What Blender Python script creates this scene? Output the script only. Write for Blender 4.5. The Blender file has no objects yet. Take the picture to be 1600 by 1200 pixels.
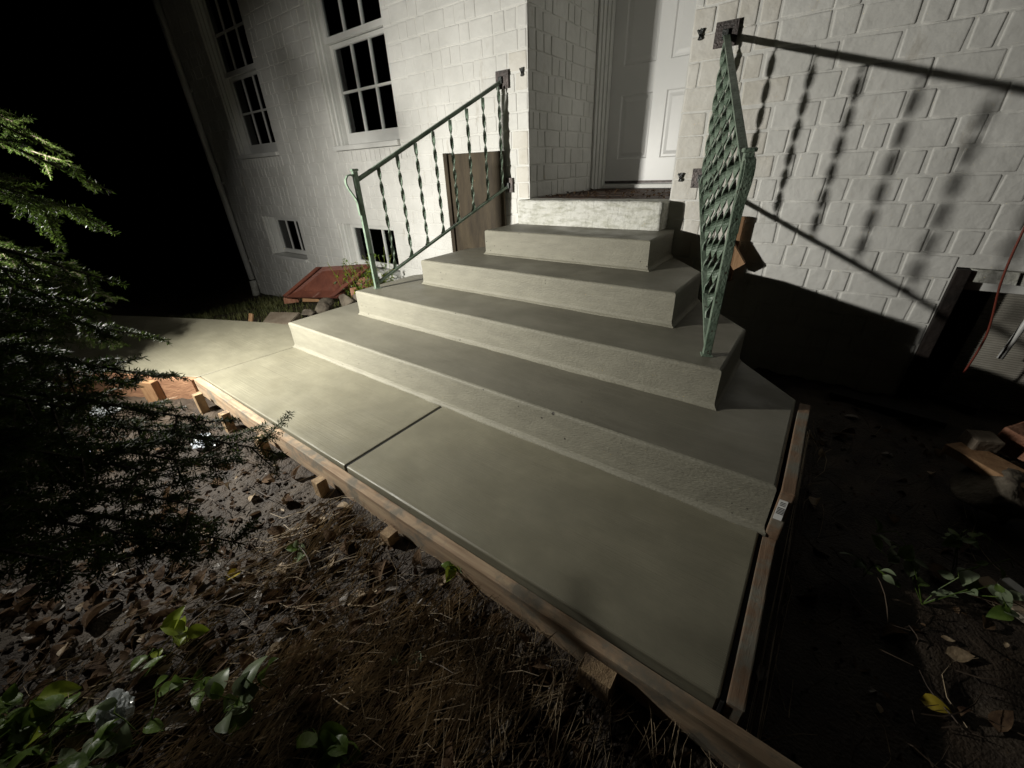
import bpy, bmesh, math, random
import numpy as np
from mathutils import Vector, Matrix, noise
random.seed(7)
rng = np.random.default_rng(7)
S = bpy.context.scene
COL = S.collection

# ------------------------------------------------------------------ camera
CAM = Vector((1.20286591, -2.57598215, 0.95960096))
RM = Matrix(((0.8068133710419066, 0.5896126640222473, -0.03753785732543067),
             (0.25437458485057574, -0.4040214934174212, -0.8786695644204677),
             (-0.5332408038495299, 0.6993736764286644, -0.4759524197107955)))
FPX = 625.87
cd = bpy.data.cameras.new('camera')
cam = bpy.data.objects.new('camera', cd); COL.objects.link(cam)
r, d, f = RM[0], RM[1], RM[2]
cam.matrix_world = Matrix(((r[0], -d[0], -f[0], CAM.x), (r[1], -d[1], -f[1], CAM.y),
                           (r[2], -d[2], -f[2], CAM.z), (0, 0, 0, 1)))
cd.sensor_width = 36; cd.lens = FPX / 1600 * 36; cd.clip_start = 0.02; cd.clip_end = 500
S.camera = cam

# ------------------------------------------------------------------ night sky, exposure
w = bpy.data.worlds.new('World'); S.world = w; w.use_nodes = True
nt = w.node_tree
sky = nt.nodes.new('ShaderNodeTexSky'); sky.sky_type = 'NISHITA'; sky.sun_disc = False
sky.sun_elevation = math.radians(-4); sky.sun_rotation = math.radians(200)
bg = nt.nodes['Background']; bg.inputs[1].default_value = 0.0001
nt.links.new(sky.outputs[0], bg.inputs[0])
S.view_settings.view_transform = 'Standard'; S.view_settings.look = 'None'
S.view_settings.exposure = 0.0; S.view_settings.gamma = 1.0
S.cycles.use_denoising = True
S.cycles.max_bounces = 8; S.cycles.diffuse_bounces = 4
LAMP = Vector((-1.40, -2.62, 1.0))          # the work lamp that lights the place
LAMP_AZ, LAMP_EL, LAMP_W = 73, -26, 72

# ------------------------------------------------------------------ helpers
def pix(px, py):
    v = Vector(((px - 800) / FPX, (py - 600) / FPX, 1))
    return Vector((RM[0][i] * v[0] + RM[1][i] * v[1] + RM[2][i] * v[2] for i in range(3)))
def hit(px, py, ax, val):
    v = pix(px, py); return CAM + v * ((val - CAM[ax]) / v[ax])
def along(px, py, dist):
    return CAM + pix(px, py).normalized() * dist
def project(p):
    q = RM @ (Vector(p) - CAM)
    return (800 + FPX * q.x / q.z, 600 + FPX * q.y / q.z, q.z)

MATS = {}
def mat(name, c1, c2=None, rough=0.7, scale=6.0, detail=6, c3=None, bump=0.0, bscale=60, stretch=(1, 1, 1),
        spec=0.4, metal=0.0, trans=0.0, pos=(0.35, 0.65), holes=0, coat=0.0, extra=None, cstretch=None, rvar=None):
    m = bpy.data.materials.new(name); m.use_nodes = True; MATS[name] = m
    n = m.node_tree.nodes; l = m.node_tree.links
    b = n['Principled BSDF']; b.inputs['Roughness'].default_value = rough
    b.inputs['Specular IOR Level'].default_value = spec; b.inputs['Metallic'].default_value = metal
    b.inputs['Coat Weight'].default_value = coat
    geo = n.new('ShaderNodeNewGeometry')
    mp = n.new('ShaderNodeMapping'); mp.inputs['Scale'].default_value = stretch
    l.new(geo.outputs['Position'], mp.inputs['Vector'])
    tx = n.new('ShaderNodeTexNoise'); tx.inputs['Scale'].default_value = scale; tx.inputs['Detail'].default_value = detail
    tx.inputs['Roughness'].default_value = 0.6
    mc = n.new('ShaderNodeMapping'); mc.inputs['Scale'].default_value = cstretch or stretch; l.new(geo.outputs['Position'], mc.inputs['Vector'])
    l.new(mc.outputs[0], tx.inputs['Vector'])
    if rvar:
        rt = n.new('ShaderNodeTexNoise'); rt.inputs['Scale'].default_value = rvar[2]; rt.inputs['Detail'].default_value = 5; l.new(geo.outputs['Position'], rt.inputs['Vector'])
        mr = n.new('ShaderNodeMapRange'); mr.inputs[1].default_value = 0.35; mr.inputs[2].default_value = 0.65; mr.inputs[3].default_value = rvar[0]; mr.inputs[4].default_value = rvar[1]
        l.new(rt.outputs['Fac'], mr.inputs[0]); l.new(mr.outputs[0], b.inputs['Roughness'])
    cr = n.new('ShaderNodeValToRGB'); e = cr.color_ramp.elements
    e[0].position, e[1].position = pos
    e[0].color = (*c1, 1); e[1].color = (*(c2 or c1), 1)
    if c3:
        k = e.new((pos[0] + pos[1]) / 2); k.color = (*c3, 1)
    l.new(tx.outputs['Fac'], cr.inputs[0])
    col = cr.outputs[0]
    if bump:
        bt = n.new('ShaderNodeTexNoise'); bt.inputs['Scale'].default_value = bscale; bt.inputs['Detail'].default_value = 8
        l.new(mp.outputs[0], bt.inputs['Vector'])
        h = bt.outputs['Fac']
        if holes:
            vo = n.new('ShaderNodeTexVoronoi'); vo.inputs['Scale'].default_value = holes
            l.new(geo.outputs['Position'], vo.inputs['Vector'])
            nz = n.new('ShaderNodeTexNoise'); nz.inputs['Scale'].default_value = holes / 7
            l.new(geo.outputs['Position'], nz.inputs['Vector'])
            ma = n.new('ShaderNodeMath'); ma.operation = 'MULTIPLY_ADD'
            ma.inputs[1].default_value = -0.6; ma.inputs[2].default_value = 0.53
            l.new(nz.outputs['Fac'], ma.inputs[0])
            ls = n.new('ShaderNodeMath'); ls.operation = 'LESS_THAN'
            l.new(vo.outputs['Distance'], ls.inputs[0]); l.new(ma.outputs[0], ls.inputs[1])
            su = n.new('ShaderNodeMath'); su.operation = 'SUBTRACT'
            l.new(h, su.inputs[0]); l.new(ls.outputs[0], su.inputs[1]); h = su.outputs[0]
        bp = n.new('ShaderNodeBump'); bp.inputs['Strength'].default_value = bump; bp.inputs['Distance'].default_value = 0.01
        l.new(h, bp.inputs['Height']); l.new(bp.outputs[0], b.inputs['Normal'])
    if extra: col = extra(n, l, geo, col, b)
    l.new(col, b.inputs['Base Color'])
    if trans:
        ts = n.new('ShaderNodeBsdfTranslucent'); l.new(col, ts.inputs[0])
        mx = n.new('ShaderNodeMixShader'); mx.inputs[0].default_value = trans
        l.new(b.outputs[0], mx.inputs[1]); l.new(ts.outputs[0], mx.inputs[2])
        l.new(mx.outputs[0], n['Material Output'].inputs[0])
    return m
def patches(color, scale, lo, hi, stretch=(1, 1, 1)):
    """stains or chips with a shape of their own"""
    def fn(n, l, geo, col, b):
        mp = n.new('ShaderNodeMapping'); mp.inputs['Scale'].default_value = stretch
        l.new(geo.outputs['Position'], mp.inputs['Vector'])
        t = n.new('ShaderNodeTexNoise'); t.inputs['Scale'].default_value = scale; t.inputs['Detail'].default_value = 9
        t.inputs['Roughness'].default_value = 0.65
        l.new(mp.outputs[0], t.inputs['Vector'])
        c = n.new('ShaderNodeValToRGB'); c.color_ramp.elements[0].position = lo; c.color_ramp.elements[1].position = hi
        l.new(t.outputs['Fac'], c.inputs[0])
        mx = n.new('ShaderNodeMix'); mx.data_type = 'RGBA'
        l.new(c.outputs[0], mx.inputs['Factor']); l.new(col, mx.inputs[6]); mx.inputs[7].default_value = (*color, 1)
        return mx.outputs[2]
    return fn

def specks(inner, scale, size):
    """tiny dark grains and pock marks with their shade put into the colour, strewn sparsely"""
    def fn(n, l, geo, col, b):
        col = inner(n, l, geo, col, b)
        vo = n.new('ShaderNodeTexVoronoi'); vo.inputs['Scale'].default_value = scale; vo.inputs['Randomness'].default_value = 1.0
        l.new(geo.outputs['Position'], vo.inputs['Vector'])
        nz = n.new('ShaderNodeTexNoise'); nz.inputs['Scale'].default_value = scale * 0.12; l.new(geo.outputs['Position'], nz.inputs['Vector'])
        sub = n.new('ShaderNodeMath'); sub.operation = 'MULTIPLY_ADD'; sub.inputs[1].default_value = size * 6; sub.inputs[2].default_value = -size * 2.75
        l.new(nz.outputs['Fac'], sub.inputs[0])
        lt = n.new('ShaderNodeMath'); lt.operation = 'LESS_THAN'; l.new(vo.outputs['Distance'], lt.inputs[0]); l.new(sub.outputs[0], lt.inputs[1])
        mx = n.new('ShaderNodeMix'); mx.data_type = 'RGBA'; l.new(lt.outputs[0], mx.inputs['Factor']); l.new(col, mx.inputs[6]); mx.inputs[7].default_value = (0.05, 0.045, 0.035, 1)  # dark dots stand for grit and for the shade inside pits
        return mx.outputs[2]
    return fn

def tag(o, label=None, cat=None, group=None, kind=None):
    if label: o['label'] = label
    if cat: o['category'] = cat
    if group: o['group'] = group
    if kind: o['kind'] = kind
    return o
def empty(name, loc=(0, 0, 0)):
    o = bpy.data.objects.new(name, None); o.location = loc; o.empty_display_size = 0.1; COL.objects.link(o); return o
def link(name, me, parent=None, loc=None):
    o = bpy.data.objects.new(name, me); COL.objects.link(o)
    if parent is not None:
        o.parent = parent; o.matrix_parent_inverse = (parent_world(parent)).inverted()
    if loc is not None: o.location = loc
    return o
def parent_world(p):
    m = p.matrix_basis.copy()
    if p.parent is not None: m = parent_world(p.parent) @ p.matrix_parent_inverse @ m
    return m
def from_bm(name, bm, material, parent=None, smooth=False):
    me = bpy.data.meshes.new(name); bmesh.ops.recalc_face_normals(bm, faces=bm.faces)
    bm.to_mesh(me); bm.free(); me.materials.append(material)
    if smooth: me.polygons.foreach_set('use_smooth', [True] * len(me.polygons))
    return link(name, me, parent)
def from_py(name, v, fc, material, parent=None, smooth=False):
    me = bpy.data.meshes.new(name); me.from_pydata(v, [], fc); me.update(); me.materials.append(material)
    if smooth: me.polygons.foreach_set('use_smooth', [True] * len(me.polygons))
    return link(name, me, parent)
def box(bm, lo, hi, bev=0.0, seg=2, M=None):
    r_ = bmesh.ops.create_cube(bm, size=1)
    vs = r_['verts']
    c = [(lo[i] + hi[i]) / 2 for i in range(3)]; s = [hi[i] - lo[i] for i in range(3)]
    for v in vs: v.co = Vector([c[i] + v.co[i] * s[i] for i in range(3)])
    if bev:
        es = list({e for v in vs for e in v.link_edges})
        g = bmesh.ops.bevel(bm, geom=es, offset=bev, segments=seg, affect='EDGES', profile=0.6)
        vs = list({v for fa in g['faces'] for v in fa.verts} | {v for v in vs if v.is_valid})
    if M is not None:
        for v in vs: v.co = M @ v.co
    return vs
def boxobj(name, lo, hi, material, parent=None, bev=0.003, M=None, seg=2):
    bm = bmesh.new(); box(bm, lo, hi, bev, seg, M); return from_bm(name, bm, material, parent)
def tube(bm, pts, rad, sides=6, cap=True):
    """tube through pts; rad a number or list"""
    pts = [Vector(p) for p in pts]; rings = []
    up = Vector((0.31, 0.17, 0.93))
    for i, p in enumerate(pts):
        t = (pts[min(i + 1, len(pts) - 1)] - pts[max(i - 1, 0)]).normalized()
        a = t.cross(up)
        if a.length < 1e-4: a = t.cross(Vector((1, 0, 0)))
        a.normalize(); b_ = t.cross(a).normalized()
        rr = rad[i] if isinstance(rad, (list, tuple)) else rad
        rings.append([bm.verts.new(p + a * (rr * math.cos(2 * math.pi * k / sides)) + b_ * (rr * math.sin(2 * math.pi * k / sides))) for k in range(sides)])
    for A, B in zip(rings, rings[1:]):
        for k in range(sides): bm.faces.new((A[k], A[(k + 1) % sides], B[(k + 1) % sides], B[k]))
    if cap: bm.faces.new(rings[0][::-1]); bm.faces.new(rings[-1])
def strip(bm, pts, wdir, width, thick):
    """flat bar bent through pts, width along wdir"""
    pts = [Vector(p) for p in pts]; wd = Vector(wdir).normalized(); R = []
    for i, p in enumerate(pts):
        t = (pts[min(i + 1, len(pts) - 1)] - pts[max(i - 1, 0)]).normalized(); nn = t.cross(wd).normalized()
        R.append([bm.verts.new(p + wd * (sx * width / 2) + nn * (sy * thick / 2)) for sx, sy in ((-1, -1), (1, -1), (1, 1), (-1, 1))])
    for A, B in zip(R, R[1:]):
        for k in range(4): bm.faces.new((A[k], A[(k + 1) % 4], B[(k + 1) % 4], B[k]))
    bm.faces.new(R[0][::-1]); bm.faces.new(R[-1])
def fbm(x, y, z, s, o=4):
    return noise.fractal(Vector((x * s, y * s, z * s)), 1.0, 2.0, o)

# ------------------------------------------------------------------ materials
paint = mat('white_paint_brick', (0.66, 0.655, 0.62), (0.77, 0.765, 0.73), rough=0.58, scale=3.5, bump=0.6, bscale=20,
            extra=patches((0.42, 0.38, 0.31), 9, 0.62, 0.80, (1, 1, 0.3)))
paint2 = mat('cream_paint_brick', (0.62, 0.59, 0.52), (0.76, 0.74, 0.69), rough=0.65, scale=5, bump=0.6, bscale=26,
             extra=patches((0.34, 0.29, 0.22), 16, 0.66, 0.76))
trim = mat('white_trim_paint', (0.70, 0.70, 0.67), (0.80, 0.80, 0.77), rough=0.42, scale=4, bump=0.06, bscale=120,
           extra=patches((0.25, 0.22, 0.18), 22, 0.70, 0.76))
doorp = mat('door_paint', (0.76, 0.765, 0.75), (0.80, 0.80, 0.785), rough=0.35, scale=3, bump=0.03, bscale=150)
peel = mat('peeling_white_paint', (0.62, 0.62, 0.56), (0.70, 0.70, 0.66), rough=0.8, scale=9, bump=0.8, bscale=40, holes=45,
           extra=patches((0.38, 0.38, 0.31), 26, 0.45, 0.70, (0.6, 1, 2)))
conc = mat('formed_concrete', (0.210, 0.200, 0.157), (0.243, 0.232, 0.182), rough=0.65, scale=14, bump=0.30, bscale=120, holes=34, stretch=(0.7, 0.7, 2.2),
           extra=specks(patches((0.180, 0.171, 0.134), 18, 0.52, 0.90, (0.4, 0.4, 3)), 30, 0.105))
treadm = mat('trowelled_concrete', (0.140, 0.132, 0.102), (0.178, 0.168, 0.131), rough=0.5, scale=5, bump=0.14, bscale=60, stretch=(0.35, 3, 1), cstretch=(0.8, 1.4, 1), rvar=(0.38, 0.62, 6),  # trowelled finish; the darker colour also carries the treads' grazing-light shade
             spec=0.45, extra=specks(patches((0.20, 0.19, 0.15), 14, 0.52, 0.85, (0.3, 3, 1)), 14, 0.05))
walkm = mat('broomed_concrete', (0.187, 0.175, 0.127), (0.238, 0.224, 0.164), rough=0.46, scale=5, bump=0.30, bscale=46, stretch=(0.03, 9, 1), cstretch=(1, 1.5, 1), rvar=(0.34, 0.52, 5),
            spec=0.5, extra=specks(patches((0.178, 0.168, 0.123), 6.0, 0.42, 0.75), 16, 0.05))
oldwood = mat('weathered_wood', (0.25, 0.17, 0.105), (0.44, 0.335, 0.22), rough=0.75, scale=5, c3=(0.37, 0.265, 0.175), bump=0.2, bscale=60, stretch=(0.7, 9, 9),
              extra=patches((0.20, 0.175, 0.135), 10, 0.47, 0.60))
oldwood_y = mat('weathered_wood_cross', (0.17, 0.105, 0.065), (0.25, 0.165, 0.105), rough=0.75, scale=8, bump=0.18, bscale=60, stretch=(9, 0.6, 9),
                extra=patches((0.19, 0.18, 0.145), 11, 0.48, 0.62))
newwood = mat('orange_pine_wood', (0.24, 0.13, 0.062), (0.36, 0.215, 0.11), rough=0.7, scale=5, bump=0.3, bscale=30, stretch=(6, 6, 1))
stakem = mat('pine_stake_wood', (0.22, 0.145, 0.08), (0.38, 0.27, 0.155), rough=0.75, scale=8, bump=0.4, bscale=40, stretch=(7, 7, 1),
             extra=patches((0.14, 0.10, 0.07), 18, 0.54, 0.66))
plym = mat('stained_brown_plywood', (0.030, 0.021, 0.011), (0.075, 0.056, 0.031), rough=0.7, scale=3, bump=0.2, bscale=30, stretch=(5, 5, 1),
           extra=patches((0.014, 0.010, 0.007), 4, 0.60, 0.74, (2, 2, 0.7)))
sidem = mat('reddish_form_wood', (0.20, 0.10, 0.055), (0.33, 0.18, 0.10), rough=0.75, scale=5, bump=0.4, bscale=30, stretch=(2, 2, 8))
redp = mat('rusty_red_paint', (0.095, 0.032, 0.021), (0.16, 0.055, 0.034), rough=0.55, scale=7, bump=0.4, bscale=50,
           extra=patches((0.24, 0.15, 0.12), 7, 0.60, 0.68, (3, 1, 1)))
iron = mat('green_painted_iron', (0.10, 0.15, 0.105), (0.24, 0.31, 0.24), rough=0.42, scale=14, bump=0.35, bscale=130, spec=0.5,
           extra=patches((0.045, 0.03, 0.02), 40, 0.60, 0.66))
irond = mat('dark_iron_paint', (0.018, 0.022, 0.02), (0.035, 0.04, 0.036), rough=0.38, scale=20, bump=0.3, bscale=140, spec=0.5)
plate_m = mat('bare_grey_steel', (0.055, 0.05, 0.048), (0.12, 0.10, 0.095), rough=0.45, scale=22, bump=0.3, bscale=120, metal=0.4)
dirt = mat('dark_soil', (0.016, 0.010, 0.006), (0.050, 0.034, 0.021), rough=0.7, scale=9, c3=(0.03, 0.02, 0.012), bump=0.7, bscale=130,
           extra=patches((0.075, 0.058, 0.040), 3.0, 0.52, 0.74))
clodm = mat('soil_clods', (0.018, 0.012, 0.008), (0.055, 0.039, 0.026), rough=0.9, scale=18, bump=0.8, bscale=90)
strawm = mat('dry_straw', (0.17, 0.128, 0.078), (0.48, 0.38, 0.25), rough=0.6, scale=9)
twigm = mat('dark_twigs', (0.035, 0.024, 0.016), (0.085, 0.06, 0.04), rough=0.7, scale=14)
leafm = mat('brown_dead_leaves', (0.035, 0.019, 0.011), (0.14, 0.090, 0.052), rough=0.8, spec=0.15, scale=22, trans=0.25, bump=0.3, bscale=120)
palem = mat('pale_dead_leaf', (0.24, 0.17, 0.10), (0.42, 0.33, 0.22), rough=0.6, scale=25, trans=0.2, bump=0.3, bscale=120)
greyleaf = mat('grey_dead_leaf', (0.14, 0.12, 0.10), (0.27, 0.24, 0.21), rough=0.5, scale=25, trans=0.15, bump=0.3, bscale=120)
yellowm = mat('yellow_leaf', (0.36, 0.26, 0.02), (0.50, 0.39, 0.05), rough=0.45, scale=30, trans=0.3)
greenm = mat('green_vine_leaf', (0.065, 0.115, 0.020), (0.145, 0.22, 0.045), rough=0.38, scale=24, trans=0.35, bump=0.2, bscale=90)
limem = mat('lime_vine_leaf', (0.20, 0.27, 0.022), (0.33, 0.40, 0.05), rough=0.4, scale=24, trans=0.4)
palegreen = mat('pale_underside_leaf', (0.17, 0.22, 0.12), (0.27, 0.33, 0.20), rough=0.4, scale=24, trans=0.3)
needlem = mat('conifer_needles', (0.020, 0.038, 0.007), (0.068, 0.105, 0.019), rough=0.55, scale=9, trans=0.42, spec=0.25)
barkm = mat('conifer_bark', (0.05, 0.037, 0.028), (0.11, 0.085, 0.065), rough=0.85, scale=20, bump=0.8, bscale=60)
grassm = mat('grass_blades', (0.05, 0.065, 0.018), (0.14, 0.14, 0.05), rough=0.6, scale=5, trans=0.25)
rockm = mat('grey_brown_rock', (0.07, 0.058, 0.043), (0.17, 0.145, 0.11), rough=0.85, scale=9, bump=1.0, bscale=40,
            extra=patches((0.07, 0.055, 0.04), 14, 0.5, 0.65))
brickred = mat('broken_red_brick', (0.23, 0.095, 0.055), (0.36, 0.19, 0.12), rough=0.85, scale=16, bump=0.8, bscale=60)
paverm = mat('tan_paver', (0.13, 0.10, 0.07), (0.20, 0.165, 0.125), rough=0.8, scale=8, bump=0.4, bscale=70)
rubberm = mat('orange_cord_jacket', (0.15, 0.032, 0.02), (0.20, 0.045, 0.028), rough=0.4, scale=5)
darkm = mat('dark_old_lumber', (0.006, 0.0045, 0.0035), (0.018, 0.012, 0.009), rough=0.8, scale=7, bump=0.6, bscale=40)
brownm = mat('dark_brown_planks', (0.035, 0.020, 0.013), (0.085, 0.048, 0.030), rough=0.6, scale=6, bump=0.5, bscale=40, stretch=(1, 8, 8))
ventm = mat('ribbed_metal_sheet', (0.30, 0.28, 0.24), (0.42, 0.40, 0.35), rough=0.55, scale=7, bump=0.1, bscale=50)
pvcm = mat('white_plastic', (0.66, 0.66, 0.64), (0.74, 0.74, 0.72), rough=0.35, scale=6)
bagm = mat('dull_white_plastic', (0.26, 0.29, 0.33), (0.40, 0.43, 0.46), rough=0.4, scale=14)
filmm = mat('crumpled_clear_plastic', (0.40, 0.43, 0.43), (0.52, 0.55, 0.55), rough=0.18, scale=12, trans=0.45, spec=0.6)
stickm = mat('paper_sticker', (0.70, 0.70, 0.68), (0.78, 0.78, 0.76), rough=0.5, scale=30)
inkm = mat('sticker_ink', (0.03, 0.03, 0.03), (0.05, 0.05, 0.05), rough=0.5, scale=30)
jointm = mat('black_joint_filler', (0.006, 0.006, 0.006), (0.014, 0.013, 0.012), rough=0.9, scale=30)
lampm = mat('yellow_lamp_housing', (0.55, 0.36, 0.02), (0.62, 0.42, 0.03), rough=0.4, scale=6)
curtm = mat('grey_curtain', (0.18, 0.20, 0.20), (0.32, 0.34, 0.34), rough=0.9, scale=5, stretch=(20, 1, 1))
lens = bpy.data.materials.new('lamp_lens'); lens.use_nodes = True
lb = lens.node_tree.nodes['Principled BSDF']; lb.inputs['Emission Color'].default_value = (1, 0.97, 0.86, 1); lb.inputs['Emission Strength'].default_value = 20
glass = bpy.data.materials.new('window_glass'); glass.use_nodes = True
gn, gl = glass.node_tree.nodes, glass.node_tree.links
gt = gn.new('ShaderNodeBsdfTransparent'); gt.inputs[0].default_value = (0.75, 0.78, 0.77, 1)
gg = gn.new('ShaderNodeBsdfGlossy'); gg.inputs['Roughness'].default_value = 0.02
gf = gn.new('ShaderNodeFresnel'); gf.inputs[0].default_value = 1.5
gm = gn.new('ShaderNodeMixShader'); gl.new(gf.outputs[0], gm.inputs[0]); gl.new(gt.outputs[0], gm.inputs[1]); gl.new(gg.outputs[0], gm.inputs[2])
gl.new(gm.outputs[0], gn['Material Output'].inputs[0])

# ------------------------------------------------------------------ ground
W = -0.04                                   # face of the house wall
def sm(a, b, t):
    t = max(0, min(1, (t - a) / (b - a))); return t * t * (3 - 2 * t)
def gz(x, y):
    h = -0.135
    h += 0.045 * sm(-2.35, -2.06, y) * sm(-1.6, 0.4, x) * (1 - sm(1.2, 1.5, x)) * (1 - sm(-2.0, -1.9, y))
    left = sm(-1.5, -2.6, x) * sm(-2.1, -1.3, y)
    h += -0.10 * left - 0.33 * sm(-2.8, -5.4, x) * sm(-2.6, -1.0, y)
    h += 0.10 * sm(-2.9, -2.1, x) * (1 - sm(-1.9, -1.4, x)) * sm(-0.8, -0.2, y)
    return h
def gzn(x, y):
    n_ = 0.022 * fbm(x, y, 0.3, 3.0, 3) + 0.013 * fbm(x, y, 1.7, 13, 3) + 0.007 * fbm(x, y, 5, 42, 3)
    return gz(x, y) + n_
xs = list(np.concatenate([[-60, -30, -16, -10, -8, -7], np.arange(-6, -3, 0.15), np.arange(-3, -1.3, 0.03), np.arange(-1.3, 1.5, 0.012), np.arange(1.5, 2.9, 0.022), np.arange(2.9, 4, 0.2), [5, 7, 12, 25, 60]]))
ys = list(np.concatenate([[-60, -25, -12, -7, -5, -4.2], np.arange(-3.7, -3.0, 0.03), np.arange(-3.0, -2.05, 0.012), np.arange(-2.05, -1.9, 0.03), np.arange(-1.9, 0.4, 0.045), np.arange(0.6, 3, 0.3), [4, 6, 10, 25, 60]]))
V = [(float(x), float(y), gzn(float(x), float(y))) for y in ys for x in xs]; nx = len(xs)
F = [(j * nx + i, j * nx + i + 1, (j + 1) * nx + i + 1, (j + 1) * nx + i) for j in range(len(ys) - 1) for i in range(nx - 1)]
g = from_py('ground', V, F, dirt, smooth=True); tag(g, kind='structure')

# ------------------------------------------------------------------ walkway: slabs divided by joints
YF, YR1 = -2.02, -1.504
def slab(name, poly, z0, z1, material, parent, bev=0.008, cuts=0):
    bm = bmesh.new()
    vb = [bm.verts.new((x, y, z0)) for x, y in poly]; vt = [bm.verts.new((x, y, z1)) for x, y in poly]
    n_ = len(poly)
    top = bm.faces.new(vt); bm.faces.new(vb[::-1])
    for i in range(n_): bm.faces.new((vb[i], vb[(i + 1) % n_], vt[(i + 1) % n_], vt[i]))
    if bev:
        es = [e for e in top.edges] + [e for e in bm.edges if abs(e.verts[0].co.z - e.verts[1].co.z) > 0.01]
        bmesh.ops.bevel(bm, geom=es, offset=bev, segments=3, affect='EDGES', profile=0.5)
    return from_bm(name, bm, material, parent)
walk = empty('walkway', (0, -1.8, 0)); tag(walk, kind='structure')
JX0, JX1 = -1.405, -0.022
slab('slab', [(JX0 + 0.002, YF), (JX1 - 0.005, YF), (JX1 - 0.005, YR1 + 0.3), (-1.34, YR1 + 0.3), (-1.345, YR1)], -0.12, 0, walkm, walk, 0.006)
slab('slab', [(JX1 + 0.005, YF), (1.272, YF), (1.272, YR1 + 0.3), (JX1 + 0.005, YR1 + 0.3)], -0.12, 0, walkm, walk, 0.006)
slab('slab', [(-3.25, -2.92), (-1.412, -2.03), (-1.352, YR1), (-1.36, -1.12), (-1.804, -1.298), (-2.04, -1.376), (-2.46, -1.544), (-2.72, -1.66), (-3.02, -1.79), (-3.6, -2.06)], -0.13, -0.001, walkm, walk, 0.005)
boxobj('joint_filler', (JX1 - 0.0045, YF + 0.004, -0.1), (JX1 + 0.0045, YR1 + 0.02, -0.004), jointm, walk, 0.001)
boxobj('joint_filler', (1.2735, YF, -0.1), (1.2815, YR1 + 0.02, -0.006), jointm, walk, 0.001)

# ------------------------------------------------------------------ the stoop of fresh concrete steps
steps = empty('concrete_steps', (0, -0.8, 0))
tag(steps, 'freshly poured grey concrete steps of four wide tiers before the door', 'steps')
ZS = [0.165, 0.316, 0.465, 0.612]
ST = [(-1.341, 1.278, YR1, -0.943), (-1.072, 1.04, -1.17, -0.70), (-0.812, 0.763, -0.83, -0.40), (-0.555, 0.517, -0.493, -0.12)]
zb = -0.1
for i, (xl, xr, yr, yb) in enumerate(ST):
    bm = bmesh.new()
    poly = [(xl, yr), (xr, yr), (xr, yb), (0.50, W - 0.004), (-0.55, W - 0.004), (xl, yb)]
    n_ = 40
    pts = []
    for a, b in zip(poly, poly[1:] + poly[:1]):
        m_ = n_ if a[1] == b[1] == yr else 1
        for k in range(m_): pts.append((a[0] + (b[0] - a[0]) * k / m_, a[1] + (b[1] - a[1]) * k / m_))
    z1 = ZS[i]
    # profile: (z, outward offset); slightly leaning riser, a cove at the foot and a tooled nosing
    prof = [(zb, 0.012), (zb + 0.004, 0.012), (zb + 0.011, 0.004), (zb + 0.022, 0.0), (z1 - 0.06, -0.001), (z1 - 0.012, -0.001), (z1 - 0.006, -0.0022), (z1 - 0.002, -0.0055), (z1, -0.011)]
    if i == 0: prof = [(-0.1, 0.0), (0.0, 0.012)] + [(z - zb, o) if z < 0.1 else (z, o) for z, o in prof[1:]]
    cx, cy = (xl + xr) / 2, (yr + W) / 2
    cen = [Vector((p[0], p[1], 0)) for p in pts]
    nrm = []
    for k in range(len(pts)):
        a = cen[k - 1]; b = cen[k]; c = cen[(k + 1) % len(pts)]
        e1 = (b - a).normalized(); e2 = (c - b).normalized()
        n1 = Vector((e1.y, -e1.x, 0)); n2 = Vector((e2.y, -e2.x, 0)); nn = n1 + n2
        nrm.append(nn / max(0.5, nn.dot(n1)))
    rings = []
    for z, o in prof:
        ring = []
        for k, p in enumerate(cen):
            wob = 0.0016 * fbm(p.x, p.y, z * 3 + i, 7, 3)
            oo = o * (1 + (0.5 * fbm(p.x, p.y, z, 9, 2) if o > 0.003 else 0.0))
            q = p + nrm[k] * (oo + (wob if 0.0 < z < z1 - 0.001 else 0)); q.z = z + 0.0012 * fbm(p.x, p.y, i, 4, 2) * (1 if z > z1 - 0.02 else 0)
            ring.append(bm.verts.new(q))
        rings.append(ring)
    for A, B in zip(rings, rings[1:]):
        for k in range(len(A)): bm.faces.new((A[k], A[(k + 1) % len(A)], B[(k + 1) % len(A)], B[k]))
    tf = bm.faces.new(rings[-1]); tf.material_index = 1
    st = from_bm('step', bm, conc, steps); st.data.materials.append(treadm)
    zb = z1 - 0.0008

# old landing with peeling paint at the door sill
land = empty('door_landing', (0, -0.1, 0.6))
tag(land, 'old landing block with peeling white paint under the door recess', 'landing')
bm = bmesh.new(); box(bm, (-0.528, W - 0.125, 0.6), (0.452, 0.02, 0.762), 0.02, 3)
bmesh.ops.subdivide_edges(bm, edges=[e for e in bm.edges if e.calc_length() > 0.1], cuts=14, use_grid_fill=True)
for v in bm.verts: v.co += Vector((0, 1, 0.6)) * (0.006 * fbm(v.co.x, v.co.y, v.co.z, 11, 3))
from_bm('block', bm, peel, land, True)
k = 0.025
while k < 1.02:
    boxobj('plank', (-0.506, k, 0.70), (0.440, min(k + 0.118, 1.03), 0.764 + random.uniform(-.003, .003)), brownm, land, 0.004); k += 0.123

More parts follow.
